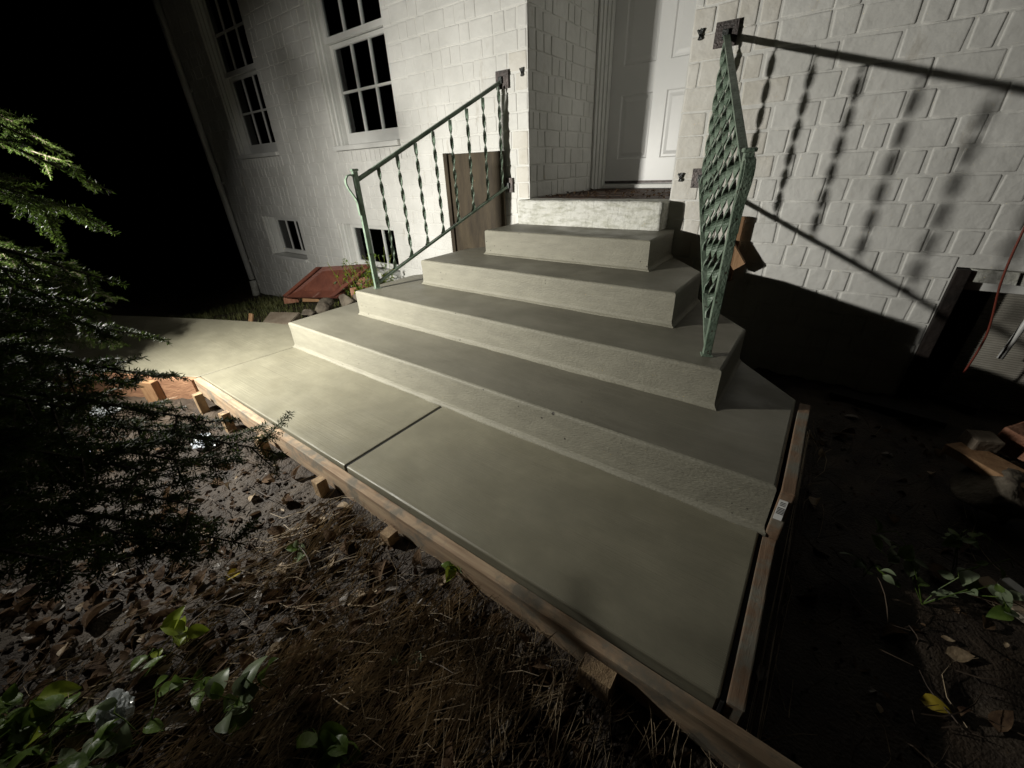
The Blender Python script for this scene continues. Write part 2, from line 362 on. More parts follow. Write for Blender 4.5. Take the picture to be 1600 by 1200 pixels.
# ------------------------------------------------------------------ house: wall, bricks, windows, door
house = empty('brick_house', (0, 0, -0.5))
tag(house, 'white painted brick house with multi-paned windows and a recessed door', 'house')
ZT, ZB = 2.95, -0.75
XL, XR = -5.44, 3.2
OPEN = [(-2.687, -1.770, 1.147, 2.72, 0.14), (-4.690, -3.757, 1.160, 2.72, 0.14),     # windows: x0 x1 z0 z1 depth
        (-4.602, -3.750, 0.030, 0.530, 0.16), (-2.960, -2.045, 0.020, 0.510, 0.16),   # basement windows
        (1.700, 2.60, -0.75, 0.510, 0.20), (-0.508, 0.446, -0.75, 2.95, 0.94)]         # hatch, entry
REC = 0.0028
wy = W + REC                                 # mortar plane; bricks stand proud of it
gx = sorted({XL, XR} | {o[0] for o in OPEN} | {o[1] for o in OPEN}); gzs = sorted({ZB, ZT} | {o[2] for o in OPEN} | {o[3] for o in OPEN})
bm = bmesh.new()
def quad(*p): bm.faces.new([bm.verts.new(q) for q in p])
for x0, x1 in zip(gx, gx[1:]):
    for z0, z1 in zip(gzs, gzs[1:]):
        if any(o[0] - 1e-6 <= x0 and x1 <= o[1] + 1e-6 and o[2] - 1e-6 <= z0 and z1 <= o[3] + 1e-6 for o in OPEN): continue
        quad((x0, wy, z0), (x1, wy, z0), (x1, wy, z1), (x0, wy, z1))
for x0, x1, z0, z1, dp in OPEN:
    e = 0.004 if dp > 0.5 else 0.0
    y1 = W + dp
    quad((x0 - e, wy, z0), (x0 - e, y1, z0), (x0 - e, y1, z1), (x0 - e, wy, z1)); quad((x1 + e, wy, z0), (x1 + e, y1, z0), (x1 + e, y1, z1), (x1 + e, wy, z1))
    quad((x0, wy, z1), (x1, wy, z1), (x1, y1, z1), (x0, y1, z1)); quad((x0, wy, z0), (x1, wy, z0), (x1, y1, z0), (x0, y1, z0))
quad((XL, wy, ZB), (XL, 6, ZB), (XL, 6, ZT), (XL, wy, ZT))
quad((XL, wy, ZT), (XR, wy, ZT), (XR, 6, ZT), (XL, 6, ZT))
quad((XR, wy, ZB), (XR, 6, ZB), (XR, 6, ZT), (XR, wy, ZT)); quad((XL, 6, ZB), (XR, 6, ZB), (XR, 6, ZT), (XL, 6, ZT))
bmesh.ops.remove_doubles(bm, verts=bm.verts, dist=1e-5)
wall = from_bm('wall', bm, paint, house)

CH, LS, LH = 0.1022, 0.192, 0.088            # course height, stretcher, header
def brick_geo(L, H, seed):
    """rounded, slightly bulged brick face; local x along wall, y out of wall is negative"""
    rr = random.Random(seed); v = []
    J = [(rr.uniform(-.0035, .0035), rr.uniform(-.0025, .0025)) for _ in range(4)]
    C = [(-1, -1), (1, -1), (1, 1), (-1, 1)]
    for ins, y in ((0.0, 0.004), (0.0006, -0.0002), (0.0032, -0.0020), (0.0075, -0.0028)):
        for (sx, sz), (jx, jz) in zip(C, J):
            cx_, cz_ = sx * (L / 2 - ins), sz * (H / 2 - ins * 0.8)
            cut = 0.0035 if ins < 0.004 else 0.0025
            # two verts per corner round the corner off
            if sx * sz > 0: v += [(cx_ + jx, y, cz_ - sz * cut + jz), (cx_ - sx * cut + jx, y, cz_ + jz)]
            else: v += [(cx_ - sx * cut + jx, y, cz_ + jz), (cx_ + jx, y, cz_ - sz * cut + jz)]
    # order of each ring is made consistent by angle
    out = []
    for k in range(4):
        ring = sorted(v[k * 8:k * 8 + 8], key=lambda p: math.atan2(p[2] / H, p[0] / L)); out += ring
    f_ = [(k * 8 + i, k * 8 + (i + 1) % 8, k * 8 + 8 + (i + 1) % 8, k * 8 + 8 + i) for k in range(3) for i in range(8)]
    f_.append(tuple(range(24, 32)))
    return out, f_
def brick_mesh(L, seed, material):
    v, f_ = brick_geo(L, CH - 0.0040 - 0.0010 * seed, seed); me = bpy.data.meshes.new('brick'); me.from_pydata(v, [], f_); me.materials.append(material)
    me.polygons.foreach_set('use_smooth', [True] * (len(f_) - 1) + [False]); return me
BM = {(L, s, m_.name): brick_mesh(L, s, m_) for L in (LS, LH) for s in range(9) for m_ in (paint, paint2)}
bricks = []                                   # (pos, rotz, base length, scale x, seed, material)
rr = random.Random(3)
def fill(a, b, place, material):
    x = a; first = True; long_ = rr.random() < 0.6
    while x < b - 0.02:
        base = LS if long_ else LH
        L = base * (rr.uniform(0.45, 1) if first and rr.random() < .5 else rr.uniform(0.97, 1.03))
        if b - (x + L) < 0.055: L = b - x
        L = min(L, b - x); bs = LS if L > 0.14 else LH
        place(x + L / 2, L - (rr.uniform(0.001, 0.005) if rr.random() < .2 else rr.uniform(0.007, 0.015)), bs, material(x) if callable(material) else material)
        x += L; first = False
        long_ = (rr.random() < 0.10) if long_ else (rr.random() < 0.68)
nc = int((ZT - ZB) / CH)
for c in range(nc):
    z = 0.762 + CH * (c - 14) + CH / 2
    segs = [(XL, XR)]
    for o in OPEN:
        if o[2] - 0.03 < z < o[3] + 0.03 or (o in OPEN[:2] and o[2] - 0.105 < z < o[2]):
            segs = [s for q in segs for s in ((q[0], min(q[1], o[0])), (max(q[0], o[1]), q[1])) if s[1] - s[0] > 0.03]
    for a, b in segs:
        fill(a, b, lambda x, L, bs, m_, z=z: bricks.append(((x, W + 0.0015 + rr.uniform(-.0013, .0013), z + rr.uniform(-.0025, .0025) + 0.0035 * fbm(x, z, 3, 1.3, 2)), 0.0, bs, L / bs, rr.randrange(9), m_)),
             lambda x: paint2 if 0.43 < x < 0.74 or -0.66 < x < -0.5 else paint)
    if z > 0.74:                              # the side walls of the door recess
        fill(W + 0.004, 0.872, lambda y, L, bs, m_, z=z: bricks.append(((-0.508 - 0.001 + rr.uniform(-.0015, .0015), y, z), math.pi / 2, bs, L / bs, rr.randrange(9), m_)), paint)
        fill(W + 0.004, 0.872, lambda y, L, bs, m_, z=z: bricks.append(((0.446 + 0.001, y, z), -math.pi / 2, bs, L / bs, rr.randrange(9), m_)), paint)
def shown(b):
    p = b[0]; u, v_, dz = project(p)
    if dz < 0.1 or not (-30 < u < 1630 and -30 < v_ < 1230): return 0
    n_ = Vector((math.sin(b[1]), -math.cos(b[1]), 0)); dv = CAM - Vector(p)
    cosv = n_.dot(dv.normalized())
    if cosv <= 0: return 0
    if b[1] == 0 and 0.74 < p[0] < 1.3 and p[2] < 0.25: return 0
    return b[2] * b[3] * CH * cosv / dv.length_squared
bricks.sort(key=shown, reverse=True)
for i, (p, rz, bs, sx, sd, m_) in enumerate(bricks[:300]):
    o = bpy.data.objects.new('brick', BM[(bs, sd, m_.name)]); COL.objects.link(o); o.parent = wall
    o.matrix_parent_inverse = parent_world(wall).inverted()
    o.matrix_basis = Matrix.Translation(p) @ Matrix.Rotation(rz + rr.gauss(0, 0.005), 4, 'Z') @ Matrix.Rotation(rr.gauss(0, 0.010), 4, 'Y') @ Matrix.Diagonal((sx, 1, 1, 1))
v, f_ = [], []
for (p, rz, bs, sx, sd, m_) in bricks[300:]:
    bv, bf = brick_geo(bs, CH - 0.0040 - 0.0010 * sd, sd); M = Matrix.Translation(p) @ Matrix.Rotation(rz, 4, 'Z') @ Matrix.Diagonal((sx, 1, 1, 1)); n0 = len(v)
    v += [tuple(M @ Vector(q)) for q in bv]; f_ += [tuple(n0 + k for k in fc) for fc in bf]
o = from_py('brickwork', v, f_, paint, wall, False); tag(o, kind='stuff')
# rowlock bricks under the two big windows
for (x0, x1, z0, *_r) in OPEN[:2]:
    x = x0 - 0.03
    while x < x1 + 0.02:
        o = bpy.data.objects.new('sill_brick', BM[(LH, rr.randrange(5), paint.name)]); COL.objects.link(o); o.parent = wall
        o.matrix_parent_inverse = parent_world(wall).inverted()
        o.matrix_basis = Matrix.Translation((x + 0.034, W - 0.005, z0 - 0.05)) @ Matrix.Diagonal((0.062 / LH, 1, 0.95, 1)); x += 0.0675

def window(x0, x1, z0, z1, cols, rows_l, y, sash_h, two=True):
    wd = empty('window', ((x0 + x1) / 2, y, z0)); wd.parent = house; wd.matrix_parent_inverse = parent_world(house).inverted()
    cw = 0.052
    bl, br = bmesh.new(), bmesh.new()         # stepped casing, one jamb each side
    for s, (a, b) in enumerate(((W + 0.02, 0.0), (W + 0.05, 0.024), (W + 0.075, 0.038))):
        bx = 0.024 if s < 2 else 0.014
        o0 = b
        box(bl, (x0 + o0, a, z0 + 0.045), (x0 + o0 + bx, y + 0.05, z1), 0.003)
        box(br, (x1 - o0 - bx, a, z0 + 0.045), (x1 - o0, y + 0.05, z1), 0.003)
    from_bm('jamb', bl, trim, wd); from_bm('jamb', br, trim, wd)
    boxobj('sill', (x0 + 0.002, W - 0.028, z0 + 0.004), (x1 - 0.002, y + 0.05, z0 + 0.042), trim, wd, 0.006)
    gx0, gx1 = x0 + cw + 0.045, x1 - cw - 0.045
    def sash(zlo, zhi, yy, rows, bot, top):
        bm = bmesh.new()
        box(bm, (x0 + cw + 0.001, yy, zlo), (gx0, yy + 0.035, zhi), 0.002); box(bm, (gx1, yy, zlo), (x1 - cw - 0.001, yy + 0.035, zhi), 0.002)
        box(bm, (gx0 + 0.0005, yy + 0.001, zlo), (gx1 - 0.0005, yy + 0.034, zlo + bot), 0.002); box(bm, (gx0 + 0.0005, yy + 0.001, zhi - top), (gx1 - 0.0005, yy + 0.034, zhi), 0.002)
        sh = from_bm('sash', bm, trim, wd)
        a, b = zlo + bot, zhi - top
        for k in range(1, cols):
            xm = gx0 + (gx1 - gx0) * k / cols
            boxobj('muntin', (xm - 0.009, yy + 0.004, a), (xm + 0.009, yy + 0.03, b), trim, wd, 0.003)
        for k in range(1, rows):
            zm = a + (b - a) * k / rows
            for q in range(cols):
                boxobj('muntin', (gx0 + (gx1 - gx0) * q / cols + 0.0095, yy + 0.0045, zm - 0.009), (gx0 + (gx1 - gx0) * (q + 1) / cols - 0.0095, yy + 0.0295, zm + 0.009), trim, wd, 0.003)
        for i in range(cols):
            for j in range(rows):
                boxobj('pane', (gx0 + (gx1 - gx0) * i / cols + 0.002, yy + 0.016, a + (b - a) * j / rows + 0.002), (gx0 + (gx1 - gx0) * (i + 1) / cols - 0.002, yy + 0.019, a + (b - a) * (j + 1) / rows - 0.002), glass, wd, 0)
    if two:
        sash(z0 + 0.055, z0 + sash_h, y, rows_l, 0.088, 0.032); sash(z0 + sash_h + 0.001, z1 - 0.05, y - 0.037, rows_l, 0.042, 0.05)
        bm = bmesh.new(); n_ = 40               # net curtain hanging inside the left edge
        A = [(bm.verts.new((gx0 + 0.19 * k / n_, y + 0.10 + 0.012 * math.sin(k * 1.3), z0 + 0.05)), bm.verts.new((gx0 + 0.19 * k / n_, y + 0.10 + 0.012 * math.sin(k * 1.3), z1))) for k in range(n_ + 1)]
        for a, b in zip(A, A[1:]): bm.faces.new((a[0], b[0], b[1], a[1]))
        from_bm('curtain', bm, curtm, wd)
    else: sash(z0 + 0.055, z1 - 0.012, y, 1, 0.05, 0.04)
    return wd
window(-2.687, -1.770, 1.147, 2.72, 3, 2, 0.075, 0.785)
window(-4.690, -3.757, 1.160, 2.72, 3, 2, 0.075, 0.785)
window(-4.602, -3.750, 0.030, 0.530, 3, 1, 0.08, 0, False)
window(-2.960, -2.045, 0.020, 0.510, 3, 1, 0.08, 0, False)
# entry door in its casing
door = empty('door', (-0.05, 1.05, 0.79)); door.parent = house; door.matrix_parent_inverse = parent_world(house).inverted()
dx0, dx1, dz0, dz1, dy = -0.452, 0.345, 0.80, 2.83, 1.05
bm = bmesh.new()
for a, b, y0 in ((-0.5075, -0.490, 0.880), (-0.490, -0.478, 0.915), (-0.478, -0.466, 0.955), (-0.466, -0.4535, 1.0)):
    box(bm, (a, y0, 0.765), (b - 0.0005, 1.1, 2.9), 0.003)
    box(bm, (-0.062 - (b - 0.0005), y0, 0.765), (-0.062 - a, 1.1, 2.9), 0.003) if False else box(bm, (0.344 + (-0.4535 - b) + 0.0005, y0, 0.765), (0.344 + (-0.4535 - a), 1.1, 2.9), 0.003)
from_bm('casing', bm, trim, door)
bm = bmesh.new()
px0, px1, qx0, qx1 = -0.358, -0.109, -0.004, 0.250
rows = [(0.982, 1.420), (1.602, 2.28), (2.40, 2.70)]
xsd = [dx0, px0, px1, qx0, qx1, dx1]; zsd = [dz0, 0.982, 1.420, 1.602, 2.28, 2.40, 2.70, dz1]
for i in range(5):
    for j in range(7):
        if i in (1, 3) and j in (1, 3, 5):
            x0, x1, z0, z1 = xsd[i], xsd[i + 1], zsd[j], zsd[j + 1]
            lev = [(0, 0), (0.008, 0.010), (0.022, 0.010), (0.046, 0.003)]
            rg = [[bm.verts.new((a, dy + yy, b)) for a, b in ((x0 + o_, z0 + o_), (x1 - o_, z0 + o_), (x1 - o_, z1 - o_), (x0 + o_, z1 - o_))] for o_, yy in lev]
            for A, B in zip(rg, rg[1:]):
                for k in range(4): bm.faces.new((A[k], A[(k + 1) % 4], B[(k + 1) % 4], B[k]))
            bm.faces.new(rg[-1])
        else: quad_ = bm.faces.new([bm.verts.new(q) for q in ((xsd[i], dy, zsd[j]), (xsd[i + 1], dy, zsd[j]), (xsd[i + 1], dy, zsd[j + 1]), (xsd[i], dy, zsd[j + 1]))])
bmesh.ops.remove_doubles(bm, verts=bm.verts, dist=1e-5)
from_bm('leaf', bm, doorp, door)
boxobj('threshold', (dx0, 1.012, 0.766), (dx1, 1.10, 0.797), trim, door, 0.004)
boxobj('door_sweep', (dx0 + 0.004, 1.042, 0.803), (dx1 - 0.004, 1.0495, 0.822), plate_m, door, 0.001)

# small anchors left in the wall beside the plates
for i, (x, z, lab) in enumerate(((-0.545, 1.470, 'small rusty anchor clip in the wall between left railing and door recess'),
                                 (0.489, 1.478, 'upper rusty anchor clip in the wall right of the door recess'),
                                 (0.492, 0.876, 'lower rusty anchor clip in the wall right of the door recess'))):
    bm = bmesh.new()
    for a in (-0.5, 0.35, 0.1): box(bm, (-0.004, -0.006, -0.022), (0.004, 0.004, 0.022), 0.001, 1, Matrix.Translation((x + 0.006 * a, W - 0.010, z)) @ Matrix.Rotation(a, 4, 'Y'))
    tag(from_bm('anchor_clip', bm, irond), lab, 'clip')

# downspout at the house corner
ds = empty('downspout', (-5.37, W - 0.04, -0.6)); tag(ds, 'white metal downspout running down the house corner', 'downspout')
bm = bmesh.new(); tube(bm, [(-5.385, W - 0.06, 2.95), (-5.385, W - 0.06, -0.34)], 0.038, 12); from_bm('pipe', bm, trim, ds, True)
bm = bmesh.new(); tube(bm, [(-5.385, W - 0.06, -0.36), (-5.385, W - 0.06, -0.42), (-5.37, W - 0.08, -0.62)], [0.046, 0.046, 0.05], 12); from_bm('shoe', bm, peel, ds, True)
for z in (1.9, 0.9, -0.1): boxobj('bracket', (-5.432, W - 0.022, z), (-5.338, W - 0.006, z + 0.03), trim, ds, 0.002)

# ------------------------------------------------------------------ form boards and stakes
def board(name, a, b, th, h, ztop, material, label, cat='board', ends=None):
    """wooden form board from a to b, its inner face on the line a-b, thickness th to the right-hand side of a->b"""
    A, B = Vector((*a, 0)), Vector((*b, 0)); L = (B - A).length; u = (B - A).normalized(); n_ = Vector((u.y, -u.x, 0))
    bm = bmesh.new(); box(bm, (0, 0, -h), (L, th, 0), 0.0035)
    bmesh.ops.subdivide_edges(bm, edges=[e for e in bm.edges if e.calc_length() > 0.3], cuts=int(L / 0.06), use_grid_fill=True)
    for v in bm.verts:
        q = v.co.copy()
        v.co.z += 0.0015 * fbm(q.x, q.y * 4, 1, 5, 3) - (0.002 * max(0, fbm(q.x, 3, q.y * 9, 14, 2)) if q.z > -0.01 else 0); v.co.y += 0.002 * fbm(q.x, 7, q.z, 2, 2)
        w_ = A + u * v.co.x + n_ * v.co.y; v.co = Vector((w_.x, w_.y, ztop + v.co.z))
    o = from_bm(name, bm, material); tag(o, label, cat); return o
board('form_board', (-1.40, YF - 0.003), (1.46, YF - 0.026), 0.034, 0.092, -0.002, oldwood, 'long weathered form board along the front edge of the walkway')
board('form_board', (-3.2, -2.905), (-1.412, -2.035), 0.038, 0.14, -0.004, sidem, 'reddish brown form board under the branching walkway slab')
board('form_board', (1.284, YF + 0.004), (1.282, YR1 - 0.012), 0.033, 0.12, -0.001, oldwood_y, 'short form board along the end of the walkway slab')
rb = board('form_board', (1.286, YR1 - 0.006), (1.288, -0.965), 0.033, 0.24, 0.166, oldwood_y, 'reddish side form board with white sticker at the lowest step')
# white sticker with printed marks on the end of that board
st_ = boxobj('sticker', (1.289, YR1 - 0.0105, 0.070), (1.309, YR1 - 0.0088, 0.140), stickm, rb, 0)
for k in range(5): boxobj('print_mark', (1.291, YR1 - 0.0118, 0.092 + k * 0.005), (1.307, YR1 - 0.0107, 0.0945 + k * 0.005), inkm, rb, 0)
for k in range(3): boxobj('print_mark', (1.293, YR1 - 0.0118, 0.122 + k * 0.005), (1.304, YR1 - 0.0107, 0.124 + k * 0.005), inkm, rb, 0)
stx = [(-1.225, 0.0), (-0.90, -0.004), (-0.53, 0.0), (-0.075, -0.012), (0.325, -0.028), (1.045, 0.003)]
slab_lab = ['beside the corner where the walkway branches', 'second along from the walkway corner', 'half hidden by branch tips',
            'next to the black walkway joint', 'standing alone past the joint over straw', 'wide one near the end of the long board']
for k, (x, zt) in enumerate(stx):
    wdt = 0.075 if k == 5 else 0.042
    bm = bmesh.new(); box(bm, (x - wdt / 2, YF - 0.104, -0.30), (x + wdt / 2, YF - 0.0655, zt - 0.018), 0.002)
    for v in bm.verts:
        v.co.x += 0.03 * v.co.z * random.uniform(.6, 1) * (-1) ** k * 0.5; v.co.z += random.uniform(-.002, .002)
    tag(from_bm('stake', bm, stakem), 'square stake at the long form board, ' + slab_lab[k], 'stake')
d_ = (Vector((-1.412, -2.035)) - Vector((-3.2, -2.905))).normalized(); nn_ = Vector((d_.y, -d_.x))
for k, s in enumerate((0.27,)):
    p = Vector((-1.412, -2.035)) - d_ * s + nn_ * 0.062
    bm = bmesh.new(); box(bm, (-0.045, -0.02, -0.3), (0.045, 0.02, -0.012), 0.002, 2, Matrix.Translation((p.x, p.y, 0)) @ Matrix.Rotation(math.atan2(d_.y, d_.x), 4, 'Z'))
    tag(from_bm('stake', bm, newwood), 'orange pine stake against the brown board of the branching slab', 'stake')

# ------------------------------------------------------------------ iron railings
def railing(newel, top_end, low_end, label, side):
    nx_, ny_ = newel; base = Vector((nx_, ny_, ZS[1])); r_ = empty('iron_railing', base); tag(r_, label, 'railing', 'railings beside the steps')
    T0 = Vector((nx_, ny_, 0.930)); T1 = Vector(top_end); B0 = Vector((nx_, ny_, 0.345)); B1 = Vector(low_end)
    u = Vector((T1.x - T0.x, T1.y - T0.y, 0)).normalized(); sd = Vector((u.y, -u.x, 0))
    rotz = math.atan2(u.y, u.x)
    M = Matrix.Translation(base) @ Matrix.Rotation(rotz, 4, 'Z')
    bm = bmesh.new(); box(bm, (-0.0135, -0.0135, 0.004), (0.0135, 0.0135, 0.655), 0.002, 2, M)
    box(bm, (-0.019, -0.019, 0.6555), (0.019, 0.019, 0.668), 0.005, 2, M); box(bm, (-0.02, -0.02, 0.0), (0.02, 0.02, 0.004), 0.001, 1, M)
    from_bm('newel_post', bm, iron, r_)
    bm = bmesh.new(); strip(bm, [T0 + (T1 - T0) * t for t in (0.012, 0.25, 0.5, 0.75, 1)], sd, 0.026, 0.010)
    strip(bm, [T0 + (T1 - T0) * t - Vector((0, 0, 0.011)) for t in (0.014, 0.5, 0.995)], sd, 0.014, 0.012); from_bm('top_rail', bm, iron, r_)
    bm = bmesh.new(); strip(bm, [B0 + (B1 - B0) * t for t in (0.012, 0.5, 1)], sd, 0.024, 0.013); from_bm('bottom_rail', bm, iron, r_)
    for k in range(1, 9):
        t = (k + 0.136) / 8.592; a = B0 + (B1 - B0) * t; b = T0 + (T1 - T0) * t
        z0, z1 = a.z + 0.004, b.z - 0.014; bm = bmesh.new(); R = []; n_ = 56; ph = random.uniform(-0.35, 0.35) + 0.9
        for q in range(n_ + 1):
            z = z0 + (z1 - z0) * q / n_; an = ph + math.pi * (z - z0) / 0.088 * (0 if z - z0 < 0.02 or z1 - z < 0.02 else 1)
            an = ph + math.pi * max(0, min(z1 - z0 - 0.04, z - z0 - 0.02)) / 0.088
            off = u * (-0.012 * max(0, 1 - (z - z0) / 0.02) ** 2); ca, sa = math.cos(an), math.sin(an)
            px_ = Vector((ca, sa, 0)); py_ = Vector((-sa, ca, 0)); c = Vector((a.x, a.y, z)) + off
            R.append([bm.verts.new(c + px_ * (0.0105 * i) + py_ * (0.0031 * j)) for i, j in ((-1, -1), (1, -1), (1, 1), (-1, 1))])
        for A, B in zip(R, R[1:]):
            for q in range(4): bm.faces.new((A[q], A[(q + 1) % 4], B[(q + 1) % 4], B[q]))
        bm.faces.new(R[0][::-1]); bm.faces.new(R[-1])
        from_bm('baluster', bm, iron, r_)
    # scroll: flat bar looping forward off the post top and back down along its face
    P = [(-0.012, 0.632), (-0.028, 0.640), (-0.046, 0.634), (-0.058, 0.616), (-0.060, 0.596), (-0.052, 0.570), (-0.038, 0.545), (-0.025, 0.520), (-0.0175, 0.49), (-0.0172, 0.46), (-0.0172, 0.43)]
    bm = bmesh.new(); strip(bm, [base + u * a + Vector((0, 0, z)) for a, z in P], sd, 0.028, 0.006); from_bm('scroll', bm, iron, r_)
    for E_, hh, ww in ((T1, 0.048, 0.049), (B1, 0.046, 0.028 if side < 0 else 0.046)):
        cx_ = E_.x + (0.006 if side < 0 else 0.0)
        o = boxobj('wall_plate', (cx_ - ww, W - 0.020, E_.z - hh), (cx_ + ww, W - 0.012, E_.z + hh), plate_m, r_, 0.0015)
        boxobj('bracket', (E_.x - 0.014, W - 0.035, E_.z - 0.02), (E_.x + 0.014, W - 0.0205, E_.z + 0.016), irond, r_, 0.003)
        for sx in (-1, 1):
            for sz in (-1, 1): boxobj('screw', (cx_ + sx * ww * .72 - 0.004, W - 0.0235, E_.z + sz * hh * .72 - 0.004), (cx_ + sx * ww * .72 + 0.004, W - 0.0203, E_.z + sz * hh * .72 + 0.004), plate_m, r_, 0.0012)
    return r_
railing((-0.995, -1.056), (-0.700, W - 0.012, 1.448), (-0.672, W - 0.012, 0.848), 'green twisted-bar iron railing fixed to the wall beside the brown board', -1)
railing((0.963, -1.058), (0.606, W - 0.012, 1.460), (0.600, W - 0.012, 0.870), 'green twisted-bar iron railing fixed to the wall beside the basement hatch', 1)

# ------------------------------------------------------------------ boards, rubble and grass left of the steps
pb = empty('plywood_cover', (-1.0, W - 0.03, 0.3)); tag(pb, 'stained brown plywood cover leaning on the wall behind the railing', 'board')
boxobj('panel', (-1.205, W - 0.042, 0.02), (-0.70, W - 0.024, 1.06), plym, pb, 0.003)
boxobj('batten', (-1.243, W - 0.062, 0.02), (-1.2055, W - 0.024, 1.068), plym, pb, 0.003)
# red painted hatch board on rubble
c4 = [hit(442, 464, 2, -0.10), hit(527, 465, 2, -0.06), hit(576, 412, 2, 0.17), hit(497, 417, 2, 0.17)]
rbp = empty('red_hatch_board', c4[0]); tag(rbp, 'rust red painted board tilted on rubble below the basement windows', 'board')
bm = bmesh.new(); nrm_ = (c4[1] - c4[0]).cross(c4[3] - c4[0]).normalized()
top = [bm.verts.new(p) for p in c4]; bot = [bm.verts.new(p - nrm_ * 0.035) for p in c4]
bm.faces.new(top); bm.faces.new(bot[::-1])
for k in range(4): bm.faces.new((top[k], top[(k + 1) % 4], bot[(k + 1) % 4], bot[k]))
bmesh.ops.bevel(bm, geom=bm.edges[:], offset=0.004, segments=2, affect='EDGES'); from_bm('panel', bm, redp, rbp)
e1, e2 = c4[1] - c4[0], c4[3] - c4[0]
for t in (0.03, 0.9):
    bm = bmesh.new(); A = c4[0] + e2 * 0.02 + e1 * t; strip(bm, [A + nrm_ * 0.006, A + e2 * 0.96 + nrm_ * 0.006], e1, 0.05, 0.012); from_bm('batten', bm, redp, rbp)
def lump(name, p, size, material, label, cat, seed, blocky=0.0, group=None):
    bm = bmesh.new(); bmesh.ops.create_icosphere(bm, subdivisions=4, radius=1)
    for v in bm.verts:
        q = v.co.normalized(); cl = noise.cell_vector(q * 1.7 + Vector((seed, seed * 2, 0))) if False else Vector((0, 0, 0))
        for pl in range(9):
            a_, b_ = math.sin(seed * 3.1 + pl * 2.4), math.cos(seed * 1.7 + pl * 3.9); pn = Vector((a_, b_, math.sin(pl * 1.3 + seed))).normalized(); dd = q.dot(pn) - 0.62
            if dd > 0: q = q - pn * dd * 0.85
        if blocky:
            m_ = max(abs(q.x), abs(q.y), abs(q.z)); q = q.lerp(q / m_, blocky)
        nn = 1 + 0.12 * fbm(q.x + seed, q.y, q.z, 1.6, 3) + 0.05 * fbm(q.x, q.y + seed, q.z, 6, 2)
        v.co = Vector((q.x * size[0] * nn, q.y * size[1] * nn, q.z * size[2] * nn))
    Mz = Matrix.Translation(p) @ Matrix.Rotation(seed * 1.7, 4, 'Z') @ Matrix.Rotation(0.3 * math.sin(seed * 3), 4, 'X')
    for v in bm.verts: v.co = Mz @ v.co
    o = from_bm(name, bm, material, None, True); tag(o, label, cat, group); return o
lump('rock', hit(508, 478, 2, -0.10), (0.11, 0.08, 0.09), rockm, 'large pointed grey rock propping the red board at its low corner', 'rock', 1)
lump('rock', hit(543, 472, 2, -0.04), (0.09, 0.07, 0.075), rockm, 'grey rock between the red board and the lowest step', 'rock', 2)
lump('rock', hit(484, 490, 2, -0.15), (0.10, 0.07, 0.045), rockm, 'low flat brown rock beside the tan paver', 'rock', 3.3)
lump('rock', hit(557, 466, 2, -0.02), (0.05, 0.04, 0.04), rockm, 'small dark rock touching the step corner', 'rock', 5.2)
def chunk(px, py, z, s, material, label, rz, rx=0.2, cat='brick', name='broken_brick'):
    p = hit(px, py, 2, z); bm = bmesh.new(); box(bm, (-s[0], -s[1], -s[2]), s, 0.008, 2)
    for v in bm.verts: v.co *= 1 + 0.12 * fbm(v.co.x * 9 + px, v.co.y * 9, v.co.z * 9, 3, 2)
    M = Matrix.Translation(p) @ Matrix.Rotation(rz, 4, 'Z') @ Matrix.Rotation(rx, 4, 'X')
    for v in bm.verts: v.co = M @ v.co
    tag(from_bm(name, bm, material), label, cat)
chunk(571, 442, 0.05, (0.06, 0.045, 0.035), brickred, 'broken orange brick behind the foot of the left railing', 0.4, 0.5)
chunk(553, 457, 0.0, (0.03, 0.04, 0.03), brickred, 'small broken brick under the raised edge of the red board', 1.0, 0.9)
chunk(456, 467, -0.15, (0.07, 0.045, 0.03), brickred, 'pale brick under the low left corner of the red board', 0.9, 0.1)
chunk(488, 467, -0.12, (0.09, 0.03, 0.02), newwood, 'short wooden offcut lying under the front edge of the red board', 0.5, 0.1, 'wood', 'wood_offcut')
chunk(392, 500, -0.16, (0.02, 0.012, 0.06), newwood, 'small upright wooden peg beside the tan paver', 0.4, -0.5, 'wood', 'wood_peg')
pc = [hit(409, 504, 2, -0.10), hit(452, 505, 2, -0.10), hit(469, 488, 2, -0.085), hit(422, 487, 2, -0.085)]
bm = bmesh.new(); top = [bm.verts.new(p) for p in pc]; bot = [bm.verts.new(p - Vector((0, 0, 0.05))) for p in pc]; bm.faces.new(top); bm.faces.new(bot[::-1])
for k in range(4): bm.faces.new((top[k], top[(k + 1) % 4], bot[(k + 1) % 4], bot[k]))
bmesh.ops.bevel(bm, geom=bm.edges[:], offset=0.005, segments=2, affect='EDGES')
tag(from_bm('paver', bm, paverm), 'flat tan paver lying at the back edge of the walkway', 'paver')

